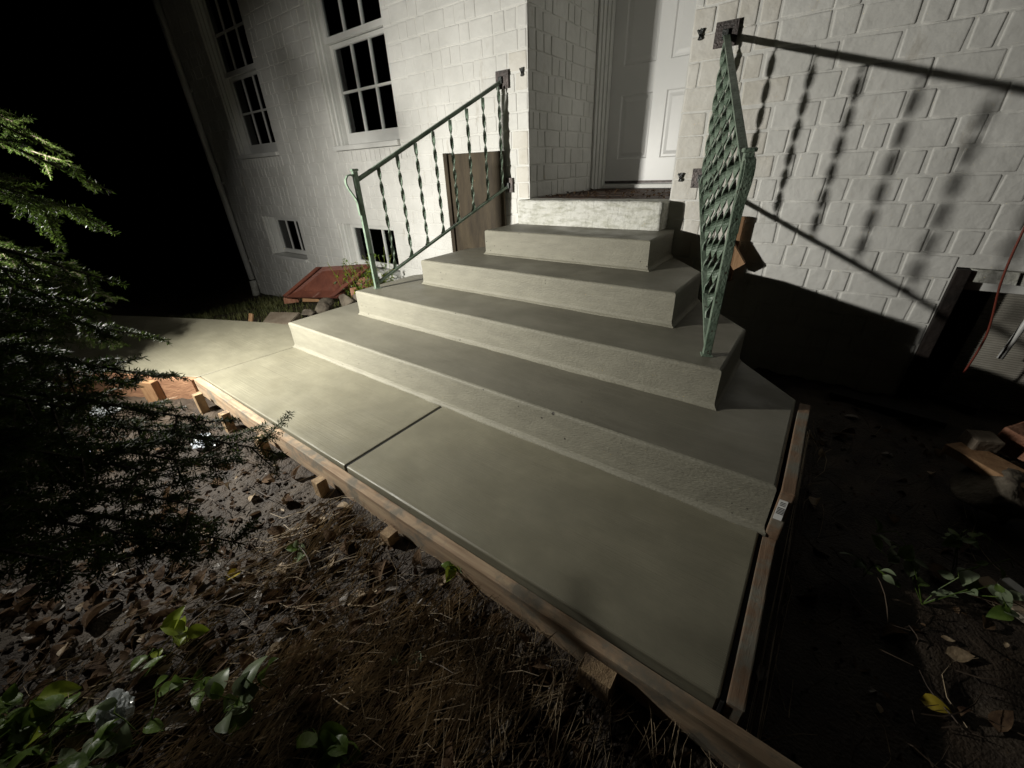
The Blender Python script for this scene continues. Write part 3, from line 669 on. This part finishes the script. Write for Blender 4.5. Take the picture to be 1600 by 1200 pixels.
def blades(name, n_, region, hmin, hmax, material, wdt=0.004, lean=0.5, zf=gzn):
    v, fc = [], []
    for _ in range(n_):
        x, y = region(); z = zf(x, y) - 0.004; h = random.uniform(hmin, hmax); a = random.uniform(0, 6.28); le = random.uniform(0.1, lean) * h
        dx, dy = math.cos(a) * le, math.sin(a) * le; sx, sy = -math.sin(a) * wdt, math.cos(a) * wdt; k = len(v)
        v += [(x - sx, y - sy, z), (x + sx, y + sy, z), (x + dx * .35 + sx * .8, y + dy * .35 + sy * .8, z + h * .55), (x + dx * .35 - sx * .8, y + dy * .35 - sy * .8, z + h * .55), (x + dx, y + dy, z + h * 0.9)]
        fc += [(k, k + 1, k + 2, k + 3), (k + 3, k + 2, k + 4)]
    return from_py(name, v, fc, material)
def reg_grass():
    while True:
        x, y = random.uniform(-4.9, -1.7), random.uniform(-1.6, -0.15)
        if y > -1.18 + (x + 1.8) * 0.44 + 0.03 and fbm(x, y, 2, 2.2, 2) > -0.25: return x, y
tag(blades('grass', 5200, reg_grass, 0.03, 0.10, grassm, 0.003), 'short rough grass behind the walkway at the foot of the house', 'grass', kind='stuff')

# ------------------------------------------------------------------ leaves
def leaf_mesh(name, L, wd, material, curl=0.3, fold=0.25, seg=6, tip=1.4):
    v, fc = [], []; rs = random.Random(name + str(L))
    for i in range(seg + 1):
        t = i / seg; hw = wd * math.sin(math.pi * min(1, t ** 0.75)) ** 0.8 * (1 - 0.15 * t) + 0.0004; z = curl * L * (t - t * t * tip)
        for s in (-1, -0.5, 0, 0.5, 1): v.append((t * L, s * hw, z + abs(s) * hw * fold + 0.03 * L * math.sin(5 * t + s * 2 + curl * 20)))
    for i in range(seg):
        for k in range(4): a = i * 5 + k; fc.append((a, a + 1, a + 6, a + 5))
    me = bpy.data.meshes.new(name); me.from_pydata(v, [], fc); me.materials.append(material); me.polygons.foreach_set('use_smooth', [True] * len(fc)); return me
VINE = {m_.name: [leaf_mesh('leaf', 0.062 * s, 0.022 * s, m_, c, 0.3) for s, c in ((1, .25), (.8, .1), (1.15, .4), (.65, -.3), (.95, .55))] for m_ in (greenm, limem, palegreen)}
def plant(px, py, label, n_, spread, height, mats_, cat='plant', zz=None, scale=1.0):
    p = hit(px, py, 2, -0.13); p.z = gzn(p.x, p.y)
    root = empty('vine_plant', p); tag(root, label, cat)
    bm = bmesh.new(); tips = []
    for s in range(max(2, n_ // 4)):
        a = random.uniform(0, 6.28); q = p.copy(); pts = [q.copy()]; ln = spread * random.uniform(.5, 1.1)
        for k in range(1, 6):
            t = k / 5; pts.append(p + Vector((math.cos(a) * ln * t, math.sin(a) * ln * t, height * (math.sin(t * 2.2)) * random.uniform(.8, 1.1)))); a += random.uniform(-.3, .3)
        tube(bm, pts, 0.0014, 4); tips += pts[1:]
    from_bm('stem', bm, greenm, root)
    for k in range(n_):
        q = random.choice(tips) + Vector((random.gauss(0, .008), random.gauss(0, .008), random.gauss(0, .006)))
        m_ = random.choice(mats_); o = link('leaf', random.choice(VINE[m_.name]), root)
        o.matrix_basis = Matrix.Translation(q) @ Matrix.Rotation(random.uniform(0, 6.28), 4, 'Z') @ Matrix.Rotation(random.gauss(-0.1, .45), 4, 'Y') @ Matrix.Rotation(random.gauss(0, .5), 4, 'X') @ Matrix.Scale(random.uniform(.7, 1.15) * scale, 4)
    return root
plant(265, 1020, 'bright lime green vine with large folded leaves over the leaf litter', 9, 0.07, 0.07, [limem, limem, greenm])
plant(330, 1060, 'pale green vine sprig beside the large lime leaves', 8, 0.07, 0.05, [greenm, palegreen])
plant(390, 1110, 'upright pale green vine stem with paired leaves', 14, 0.07, 0.10, [palegreen, greenm])
plant(90, 1130, 'dense green vine clump beside the clear plastic scrap', 26, 0.14, 0.06, [greenm, greenm, limem])
plant(230, 1160, 'dark green vine clump in front of the clear plastic scrap', 22, 0.12, 0.06, [greenm, greenm, palegreen])
plant(40, 1185, 'shadowed green vine leaves behind the dense clump', 16, 0.12, 0.05, [greenm])
plant(520, 1185, 'glossy dark green vine leaves low over the straw', 10, 0.07, 0.04, [greenm], scale=1.2)
plant(478, 872, 'small lone green seedling with round leaves on bare soil', 6, 0.035, 0.035, [greenm, palegreen], scale=.75)
plant(722, 908, 'small weed sprouting against the long form board', 9, 0.05, 0.05, [greenm, limem], scale=.6)
plant(640, 1030, 'tiny pale sprout lying in the straw', 3, 0.03, 0.02, [palegreen], scale=.6)
plant(1440, 945, 'leafy green weed in the dark yard beyond the walkway end', 26, 0.16, 0.13, [greenm, palegreen], scale=.8)
plant(1350, 900, 'small green weed beside the end form board', 10, 0.08, 0.10, [greenm, palegreen], scale=.6)
plant(1480, 910, 'spreading weed with long stems beside the leafy green weed', 14, 0.12, 0.12, [greenm], scale=.7)
def wallweed():
    a = random.uniform(0, 1); return -2.55 + 0.62 * a + random.gauss(0, .03), -0.22 + random.uniform(-.16, .08)
root = empty('weed_clump', (-2.3, -0.2, -0.05)); tag(root, 'yellow green weed clump growing up before the larger basement window', 'plant')
bm = bmesh.new()
for s in range(85):
    x, y = -1.95 - 0.75 * random.random() ** 1.3, random.uniform(-0.55, -0.10); z = gzn(x, y); h = random.uniform(.15, .46); a = random.uniform(0, 6.28); pts = [Vector((x + math.cos(a) * .1 * t * t, y + math.sin(a) * .1 * t * t, z + h * t)) for t in (0, .35, .7, 1)]
    tube(bm, pts, 0.0015, 3)
    for q in range(7):
        t = random.uniform(.3, 1); i = min(2, int(t * 3)); pp = pts[i].lerp(pts[i + 1], t * 3 - i)
        o = link('leaf', random.choice(VINE[random.choice([limem, greenm, palegreen]).name]), root)
        o.matrix_basis = Matrix.Translation(pp) @ Matrix.Rotation(random.uniform(0, 6.28), 4, 'Z') @ Matrix.Rotation(random.gauss(-.2, .6), 4, 'Y') @ Matrix.Scale(random.uniform(.35, .65), 4)
from_bm('stem', bm, limem, root)
# dead leaves one can point at
DL = {m_.name: [leaf_mesh('dead_leaf', 0.075 * s, 0.024 * s, m_, c, f__) for s, c, f__ in ((1, .25, .5), (.8, -.15, .3), (1.1, .4, .7))] for m_ in (palem, greyleaf, yellowm, leafm)}
for px, py, m_, s, lab in ((438, 795, palem, .8, 'pale tan dead leaf on bare soil below the stakes'), (400, 775, palem, .6, 'narrow pale dead leaf beside the tan one on bare soil'),
                           (530, 806, palem, .8, 'pale pointed dead leaf beside the stake past the joint'), (512, 818, palem, .6, 'crumpled pale leaf beside the pointed dead leaf'),
                           (375, 890, yellowm, .6, 'bright yellow leaf on the dark soil under the branches'), (345, 937, greyleaf, 1.0, 'curled grey dead leaf under the branch tips'),
                           (400, 920, greyleaf, .8, 'upright curled grey leaf beside the yellow leaf'), (372, 975, greyleaf, .4, 'small round pale leaf disc below the grey curled leaf'),
                           (445, 1058, palem, .45, 'small tan leaf scrap over the straw'), (628, 925, greyleaf, .6, 'grey leaf curled in the straw'), (672, 900, greyleaf, .6, 'silvery leaf beside the small weed at the board'),
                           (1440, 1088, yellowm, .7, 'bright yellow leaf lying alone in the dark yard'), (1476, 1022, palem, .9, 'brown curled leaf in the dark yard'), (1468, 997, palem, .45, 'small pinkish leaf above the brown curled one'),
                           (1476, 912, leafm, 1.0, 'dark orange leaf behind the leafy green weed'), (1192, 1042, greyleaf, .7, 'pale grey leaf lying by the end form board'), (1110, 1150, greyleaf, .7, 'pale curled leaf below the front board end'),
                           (785, 1150, greyleaf, .8, 'dull grey leaf in the dark straw'), (660, 1130, leafm, .9, 'brown leaf half buried in the straw'), (130, 980, leafm, 1.1, 'reddish brown leaf cluster under the dark branches'), (105, 1005, palem, .6, 'pink brown leaf beside the reddish cluster')):
    p = hit(px, py, 2, -0.125); p.z = gzn(p.x, p.y) + 0.006; o = link('dead_leaf', random.choice(DL[m_.name])); tag(o, lab, 'leaf')
    o.matrix_basis = Matrix.Translation(p) @ Matrix.Rotation(random.uniform(0, 6.28), 4, 'Z') @ Matrix.Rotation(random.gauss(0, .2), 4, 'Y') @ Matrix.Rotation(random.gauss(0, .35), 4, 'X') @ Matrix.Scale(s, 4)
# litter nobody could count
def onfloor():
    while True:
        x, y = random.uniform(-1.6, 2.6), random.uniform(-3.3, -0.3)
        if y < YF - 0.10 or x > 1.36: return x, y
src = [(DL['brown_dead_leaves'][k], None) for k in range(3)]
LIT = {m_.name: ([], []) for m_ in (leafm, greyleaf, palem)}
for _ in range(3900):
    x, y = onfloor() if random.random() < .3 else (random.uniform(-.6, 1.45), random.uniform(-3.0, -2.12))
    if x < 0.0 and y > -2.4 and random.random() < .7: continue
    me = random.choice(src)[0]; M = Matrix.Translation((x, y, gzn(x, y) + 0.003)) @ Matrix.Rotation(random.uniform(0, 6.28), 4, 'Z') @ Matrix.Rotation(random.gauss(0, .35), 4, 'Y') @ Matrix.Rotation(random.gauss(0, .6), 4, 'X') @ Matrix.Scale(random.choice((random.uniform(.1, .3), random.uniform(.3, .85))), 4)
    v, fc = LIT[random.choices((leafm.name, greyleaf.name, palem.name), (86, 9, 5))[0]]
    k = len(v); v += [tuple(M @ q.co) for q in me.vertices]; fc += [tuple(k + i for i in p.vertices) for p in me.polygons]
for m_, lab in ((leafm, 'brown rotting leaf litter spread over the dark soil'), (greyleaf, 'grey curled leaf litter mixed into the brown'), (palem, 'pale tan leaf flakes mixed into the brown litter')):
    tag(from_py('leaf_litter', *LIT[m_.name], m_, smooth=True), lab, 'leaves', kind='stuff')
def straw(name, n_, material, lo, hi, rad, ang, spread, dens, label, cat):
    bm = bmesh.new()
    for _ in range(n_):
        x, y = onfloor() if name == 'twig_litter' or random.random() < .2 else (random.uniform(-.2, 1.45), random.uniform(-2.95, -2.12))
        if random.random() > dens(x, y): continue
        a = random.gauss(ang, spread); L = random.uniform(lo, hi) * random.uniform(.4, 1); pts = []; bend = random.gauss(0, .5); z0 = random.uniform(0.002, .022); tilt = random.gauss(0, .10)
        for k in range(5):
            t = k / 4 - .5; aa = a + bend * t; px_, py_ = x + math.cos(aa) * L * t, y + math.sin(aa) * L * t
            if px_ < 1.36 and py_ > YF - 0.05: py_ = YF - 0.05 - random.random() * .02
            pts.append((px_, py_, gzn(px_, py_) + z0 + 0.003 + abs(tilt) * L * (t + .5)))
        tube(bm, pts, [rad * .8, rad, rad, rad * .8, rad * .4], 3, False)
    tag(from_bm(name, bm, material), label, cat, kind='stuff')
straw('straw_litter', 8200, strawm, 0.08, 0.36, 0.0011, 1.45, 0.38, lambda x, y: (0.06 + 0.94 * sm(-0.15, 0.35, x)) * (0.1 if x > 1.4 else 1) * (0.25 + 0.75 * sm(-.15, .25, fbm(x, y, 4, 2.5, 2))), 'dry straw stems strewn over the soil before the form board', 'straw')
straw('twig_litter', 1300, twigm, 0.05, 0.28, 0.0016, 0.5, 1.2, lambda x, y: 0.8, 'dark twigs mixed into the leaf litter', 'twigs')
tb = bmesh.new(); bmesh.ops.create_icosphere(tb, subdivisions=1, radius=1); tv = [q.co.copy() for q in tb.verts]; tf_ = [tuple(q.index for q in fa.verts) for fa in tb.faces]; tb.free()
v, fc = [], []
for _ in range(4200):
    x, y = onfloor() if random.random() < .25 else (random.uniform(-1.2, 1.3), random.uniform(-2.95, -2.13)); s_ = random.uniform(.002, .006) * (2.2 if random.random() < .07 else 1)
    z = gzn(x, y) + s_ * .2; k = len(v); v += [(x + q.x * s_ * random.uniform(.6, 1.5), y + q.y * s_ * random.uniform(.6, 1.5), z + q.z * s_ * random.uniform(.5, 1.1)) for q in tv]; fc += [tuple(k + i for i in t_) for t_ in tf_]
tag(from_py('soil_clods', v, fc, clodm), 'loose crumbs of soil over the bare ground', 'soil', kind='stuff')
# crumbs and leaf bits on the planks of the door recess
v, fc = [], []
for _ in range(170):
    x, y = random.uniform(-.48, .42), random.uniform(.02, .75); me = random.choice(src)[0]
    M = Matrix.Translation((x, y, .768)) @ Matrix.Rotation(random.uniform(0, 6.28), 4, 'Z') @ Matrix.Rotation(random.gauss(0, .4), 4, 'Y') @ Matrix.Scale(random.uniform(.15, .45), 4)
    k = len(v); v += [tuple(M @ q.co) for q in me.vertices]; fc += [tuple(k + i for i in p.vertices) for p in me.polygons]
tag(from_py('leaf_debris', v, fc, leafm), 'dry leaf crumbs scattered on the planks of the door recess', 'leaves', kind='stuff')

# plastic scraps and litter
def crumple(name, p, s, material, label, cat, seed, flat=.5):
    bm = bmesh.new(); bmesh.ops.create_icosphere(bm, subdivisions=4, radius=1)
    for v in bm.verts:
        q = v.co.copy(); nn = 1 + .45 * abs(fbm(q.x + seed, q.y, q.z, 1.7, 3)) - .3 * abs(fbm(q.x, q.y + seed, q.z, 4, 2)); v.co = Vector((q.x * s * nn, q.y * s * .7 * nn, max(-.02, q.z * s * flat * nn)))
    for v in bm.verts: v.co += Vector(p)
    tag(from_bm(name, bm, material), label, cat)
p = hit(180, 1112, 2, -.10); crumple('plastic_scrap', p, 0.045, filmm, 'crumpled clear plastic scrap lying among the vine leaves', 'plastic', 2.2)
p = hit(125, 705, 2, -.12); crumple('paper_scrap', p, 0.05, bagm, 'crumpled white paper scrap behind the dark branches', 'paper', 4.1, .3)
p = hit(318, 690, 2, -.11); crumple('plastic_bag', p, 0.06, bagm, 'white plastic bag half hidden by branch tips below the stakes', 'bag', 7.3, .5)
p = hit(165, 640, 2, -.12); crumple('plastic_wrapper', p, 0.08, filmm, 'dull plastic wrapper behind the dark branches near the corner', 'plastic', 9.1, .3)

# ------------------------------------------------------------------ basement hatch, cord and scraps on the right
hat = empty('basement_hatch', (2.1, W, -0.2)); tag(hat, 'basement hatch with dark timber frame and ribbed metal sheet in the wall', 'hatch')
boxobj('jamb', (1.700, W - 0.03, -0.4), (1.745, W + 0.16, 0.505), darkm, hat, 0.004)
boxobj('lintel', (1.746, W - 0.012, 0.455), (2.59, W + 0.10, 0.507), peel, hat, 0.004)
boxobj('inner_lintel', (1.746, W + 0.02, 0.415), (2.59, W + 0.10, 0.454), trim, hat, 0.004)
boxobj('backing_board', (1.746, W + 0.13, -0.4), (1.865, W + 0.15, 0.414), darkm, hat, 0.002)
bm = bmesh.new(); n_ = 76
prev = None
for k in range(n_ * 2 + 1):
    z = -0.4 + 0.81 * k / (n_ * 2); yy = W + 0.105 + (0.0035 if k % 2 else 0)
    cur = (bm.verts.new((1.866, yy, z)), bm.verts.new((2.58, yy, z)))
    if prev: bm.faces.new((prev[0], prev[1], cur[1], cur[0]))
    prev = cur
from_bm('ribbed_sheet', bm, ventm, hat)
bm = bmesh.new(); A = hit(1562, 560, 1, W + 0.02); B = hit(1606, 500, 1, W + 0.02); tube(bm, [A, A.lerp(B, .5), B + (B - A) * 2], 0.011, 10)
tag(from_bm('plastic_pipe', bm, pvcm, None, True), 'thin white plastic pipe leaning before the basement hatch', 'pipe')
bm = bmesh.new(); cpts = [hit(x, y, 1, W - 0.06) for x, y in ((1625, 300), (1600, 358), (1580, 400), (1561, 448), (1552, 490), (1542, 525), (1520, 562), (1500, 590))]
pts = []
for a, b in zip(cpts, cpts[1:]): pts += [a.lerp(b, t / 4) for t in range(4)]
for it in range(3): pts = [pts[0]] + [(pts[i - 1] + pts[i] * 2 + pts[i + 1]) / 4 for i in range(1, len(pts) - 1)] + [pts[-1]]
tube(bm, pts, 0.004, 8); tag(from_bm('extension_cord', bm, rubberm, None, True), 'orange extension cord hanging down before the basement hatch', 'cord')
# upright offcut and brace against the wall behind the right railing
bm = bmesh.new(); box(bm, (0.832, W - 0.055, 0.36), (0.854, W - 0.016, 0.690), 0.002); tag(from_bm('form_upright', bm, newwood), 'orange pine upright against the wall behind the right railing', 'wood')
bm = bmesh.new(); strip(bm, [Vector((0.80, W - 0.075, 0.56)), Vector((0.885, W - 0.082, 0.45))], (0, 1, 0), 0.035, 0.06); tag(from_bm('form_brace', bm, newwood), 'slanting pine brace below the upright behind the right railing', 'wood')
def plank(px0, py0, px1, py1, z, wdt, th, material, label, lift=0.0):
    a = hit(px0, py0, 2, z); b = hit(px1, py1, 2, z + lift); bm = bmesh.new(); u = (b - a).normalized(); strip(bm, [a, a.lerp(b, .5), b], u.cross(Vector((0, 0, 1))), wdt, th)
    bmesh.ops.bevel(bm, geom=bm.edges[:], offset=0.002, segments=1, affect='EDGES'); tag(from_bm('scrap_board', bm, material), label, 'board')
plank(1492, 697, 1585, 748, 0.0, 0.10, 0.035, newwood, 'short orange board end lying on broken concrete in the dark yard')
plank(1588, 752, 1690, 800, 0.0, 0.09, 0.03, newwood, 'second board end beyond the short orange one')
plank(1300, 612, 1480, 660, -0.11, 0.09, 0.03, darkm, 'long dim board lying in the shade beside the house', 0.01)
plank(1370, 590, 1530, 640, -0.11, 0.07, 0.03, darkm, 'second dim board lying closer to the wall')
plank(1565, 908, 1640, 965, -0.11, 0.03, 0.03, pvcm, 'pale painted stick at the edge of the dark yard')
plank(1530, 905, 1640, 990, -0.115, 0.05, 0.02, oldwood, 'grey stick beside the pale painted one')
chunk(1533, 690, 0.035, (0.042, 0.035, 0.028), paverm, 'tan brick piece sitting on the short orange board', 0.4, 0.1)
chunk(1598, 690, 0.03, (0.06, 0.05, 0.045), brickred, 'dim brown brick past the tan piece in the dark yard', 1.0, 0.2)
lump('concrete_rubble', hit(1562, 770, 2, -0.05), (0.15, 0.11, 0.075), rockm, 'rough grey concrete rubble below the short orange board', 'rubble', 6.6)
lump('concrete_rubble', hit(1585, 590, 2, -0.09), (0.06, 0.05, 0.04), rockm, 'small pale rubble lump below the basement hatch', 'rubble', 8.6)

# ------------------------------------------------------------------ conifer at the left
tree = empty('conifer_tree', (-0.85, -3.35, -0.15)); tag(tree, 'large dark conifer with drooping needle sprays hanging over the soil', 'tree')
TR = Vector((-0.85, -3.35, 0))
bm = bmesh.new(); tube(bm, [TR + Vector((0.03 * math.sin(z * 2), 0.02 * math.cos(z * 3), z)) for z in np.linspace(-.25, 4.2, 16)], [0.12 - 0.10 * k / 15 for k in range(16)], 12); from_bm('trunk', bm, barkm, tree, True)
def bough(tip, zb_, droop, nt, tl, dens=1.0, fan=1.0, start=.2, TR=TR, tree=tree):
    base = TR + Vector((0, 0, zb_)); tip = Vector(tip)
    mid = base.lerp(tip, .5) + Vector((0, 0, droop)); ax = [base * (1 - t) ** 2 + mid * 2 * t * (1 - t) + tip * t * t for t in np.linspace(0, 1, 25)]
    bm = bmesh.new(); tube(bm, ax, [0.016 * (1 - t) + 0.0016 for t in np.linspace(0, 1, 25)], 6)
    nv, nf = [], []
    def needles(pts, side0, L=0.019):
        for A, B in zip(pts, pts[1:]):
            d_ = (B - A); ln = d_.length; d_.normalize(); m_ = max(1, int(ln / 0.0011 * dens))
            for q in range(m_):
                p = A.lerp(B, (q + random.random()) / m_); sgn = 1 if q % 2 else -1
                dirv = (side0 * sgn + d_ * random.uniform(.35, .9) + Vector((random.gauss(0, .35), random.gauss(0, .35), random.gauss(.1, .55)))).normalized()
                l_ = L * random.uniform(.65, 1.15); wv = dirv.cross(Vector((random.gauss(0, .5), random.gauss(0, .5), 1))).normalized() * 0.0013; k = len(nv)
                e_ = p + dirv * l_; mm = p + dirv * l_ * .5
                nv.extend([tuple(p - wv * .5), tuple(mm - wv), tuple(e_), tuple(mm + wv)]); nf.append((k, k + 1, k + 2, k + 3))
    nt = int(nt * 1.5)
    for k in range(nt):
        t = start + (1 - start) * (k + random.random()) / nt; i = min(23, int(t * 24)); p = ax[i].lerp(ax[i + 1], t * 24 - i); d_ = (ax[i + 1] - ax[i]).normalized()
        sd = d_.cross(Vector((0, 0, 1))).normalized(); s = 1 if k % 2 else -1; L = tl * (1.05 - t * .75) * random.uniform(.35, 1.15)
        dr = (sd * s * fan + d_ * random.uniform(.6, 1.1) + Vector((random.gauss(0, .3), random.gauss(0, .3), random.gauss(0, .3)))).normalized(); wv_ = Vector((random.gauss(0, .12), random.gauss(0, .12), random.gauss(-.12, .12)))
        pts = [p + dr * (L * q / 6) + wv_ * (L * (q / 6) ** 2) for q in range(7)]
        tube(bm, pts, [0.0022 * (1 - q / 7) + .0005 for q in range(7)], 4, False)
        ls = dr.cross(Vector((0, 0, 1))).normalized(); needles(pts, ls)
        for q in range(1, 6):
            for s2 in (-1, 1):
                if random.random() < .85:
                    l2 = L * .38 * (1 - q / 8) * random.uniform(.6, 1.2); d2 = (ls * s2 + dr * .9 + Vector((0, 0, random.gauss(-.1, .2)))).normalized(); pp = [pts[q] + d2 * (l2 * w_ / 3) - Vector((0, 0, .3 * l2 * (w_ / 3) ** 2)) for w_ in range(4)]
                    tube(bm, pp, .0006, 3, False); needles(pp, d2.cross(Vector((0, 0, 1))).normalized(), .013)
    needles(ax[int(24 * max(start, .4)):], (ax[-1] - ax[0]).cross(Vector((0, 0, 1))).normalized())
    b_ = from_bm('branch', bm, barkm, tree); o = from_py('needles', nv, nf, needlem, b_); tag(o, kind='stuff')
BO = [  # pixel of tip, distance, height on trunk, droop, twigs, twig length
    ((128, 335), 1.86, 1.40, .10, 34, .34), ((60, 310), 1.78, 1.25, .12, 34, .34), ((20, 280), 1.70, 1.2, .12, 26, .3), ((175, 300), 1.75, 1.75, .05, 14, .20), ((105, 245), 1.6, 1.9, .0, 8, .10),
    ((195, 520), 1.45, 1.05, .12, 30, .30), ((175, 440), 1.40, 1.25, .10, 26, .28), ((250, 590), 1.30, .90, .10, 30, .30), ((330, 660), 1.22, .80, .12, 34, .32),
    ((425, 705), 1.25, .72, .14, 36, .34), ((380, 850), 1.02, .62, .12, 30, .28), ((250, 740), 1.02, .70, .12, 30, .30), ((120, 640), 1.05, .85, .10, 30, .30),
    ((60, 800), .92, .60, .10, 30, .28), ((200, 880), .95, .55, .10, 26, .26), ((20, 520), 1.15, 1.0, .10, 30, .30), ((310, 790), 1.05, .66, .1, 24, .26),
    ((190, 600), 1.35, .95, .1, 34, .32), ((70, 560), 1.25, .9, .1, 34, .32), ((150, 720), 1.1, .75, .1, 34, .30), ((30, 690), 1.05, .7, .1, 34, .30), ((340, 730), 1.15, .7, .12, 30, .28),
    ((110, 470), 1.5, 1.15, .1, 34, .32), ((40, 430), 1.45, 1.2, .1, 34, .32), ((280, 850), .95, .58, .1, 30, .26), ((110, 880), .85, .5, .08, 28, .24),
    ((-60, 560), 1.75, .95, .15, 40, .36), ((-30, 640), 1.7, .85, .15, 40, .36), ((20, 600), 1.65, .9, .15, 40, .36), ((60, 660), 1.6, .8, .15, 40, .34)]
for (pp, dist, zb_, dr, nt_, tl) in BO: bough(along(*pp, dist), zb_, dr, nt_, tl)
tree2 = empty('conifer_tree', (-2.75, -3.0, -0.15)); tag(tree2, 'smaller conifer behind the work lamp with lit green branch tips', 'tree')
T2 = Vector((-2.75, -3.0, 0))
bm = bmesh.new(); tube(bm, [T2 + Vector((0.02 * math.sin(z * 2), 0.02 * math.cos(z * 3), z)) for z in np.linspace(-.25, 3.4, 14)], [0.08 - 0.07 * k / 13 for k in range(14)], 10); from_bm('trunk', bm, barkm, tree2, True)
for (pp, dist, zb_, dr, nt_, tl) in (((185, 535), 3.35, .55, .12, 36, .34), ((150, 490), 3.4, .7, .12, 36, .34), ((175, 465), 3.3, .8, .12, 34, .32), ((100, 450), 3.3, .85, .12, 34, .34), ((130, 430), 3.2, .95, .1, 30, .3),
                                     ((100, 530), 3.3, .6, .1, 34, .34), ((60, 215), 2.75, 1.6, .05, 26, .3), ((20, 190), 2.8, 1.8, .05, 26, .3), ((95, 250), 2.7, 1.5, .05, 26, .28)):
    bough(along(*pp, dist), zb_, dr, nt_, tl, TR=T2, tree=tree2)
for (pp, dist, zb_) in (((0, 385), 2.95, .95), ((30, 405), 3.0, .85), ((0, 430), 2.9, .8), ((45, 430), 3.05, .75), ((-25, 405), 2.9, .9)): bough(along(*pp, dist), zb_, .10, 44, .34, TR=T2, tree=tree2)  # dense boughs added near the lamp to thicken the shadow on the walk

# ------------------------------------------------------------------ work lamp on its tripod, the light of the place
gl_ = gzn(LAMP.x, LAMP.y)
wl = empty('work_lamp', (LAMP.x, LAMP.y, gl_)); tag(wl, 'yellow tripod work lamp standing beside the conifer', 'lamp')
az, el = math.radians(LAMP_AZ), math.radians(LAMP_EL)
ax_ = Vector((math.cos(az) * math.cos(el), math.sin(az) * math.cos(el), math.sin(el)))
back = LAMP - Vector((math.cos(az), math.sin(az), 0)) * 0.10
bm = bmesh.new(); tube(bm, [(back.x, back.y, gl_ + .25), (back.x, back.y, LAMP.z + .02)], 0.012, 10); from_bm('pole', bm, irond, wl, True)
for k in range(3):
    a = k * 2.094 + az + math.pi; bm = bmesh.new(); tube(bm, [(back.x, back.y, gl_ + .42), (back.x + math.cos(a) * .3, back.y + math.sin(a) * .3, gl_ - .01)], 0.010, 8); from_bm('leg', bm, irond, wl, True)
q = ax_.to_track_quat('-Z', 'Y').to_matrix().to_4x4()
MH = Matrix.Translation(LAMP) @ q
head = boxobj('head', (-0.14, -0.085, 0.012), (0.14, 0.085, 0.075), lampm, wl, 0.01, MH)
boxobj('lens', (-0.125, -0.07, 0.004), (0.125, 0.07, 0.0115), lens, wl, 0.0, MH)
ld = bpy.data.lights.new('lamp_light', 'AREA'); ld.shape = 'RECTANGLE'; ld.size = 0.13; ld.size_y = 0.05; ld.spread = math.radians(150); ld.energy = LAMP_W; ld.color = (1.0, 0.97, 0.89)
lo = bpy.data.objects.new('lamp_light', ld); COL.objects.link(lo); lo.parent = wl; lo.matrix_parent_inverse = parent_world(wl).inverted(); lo.matrix_basis = MH
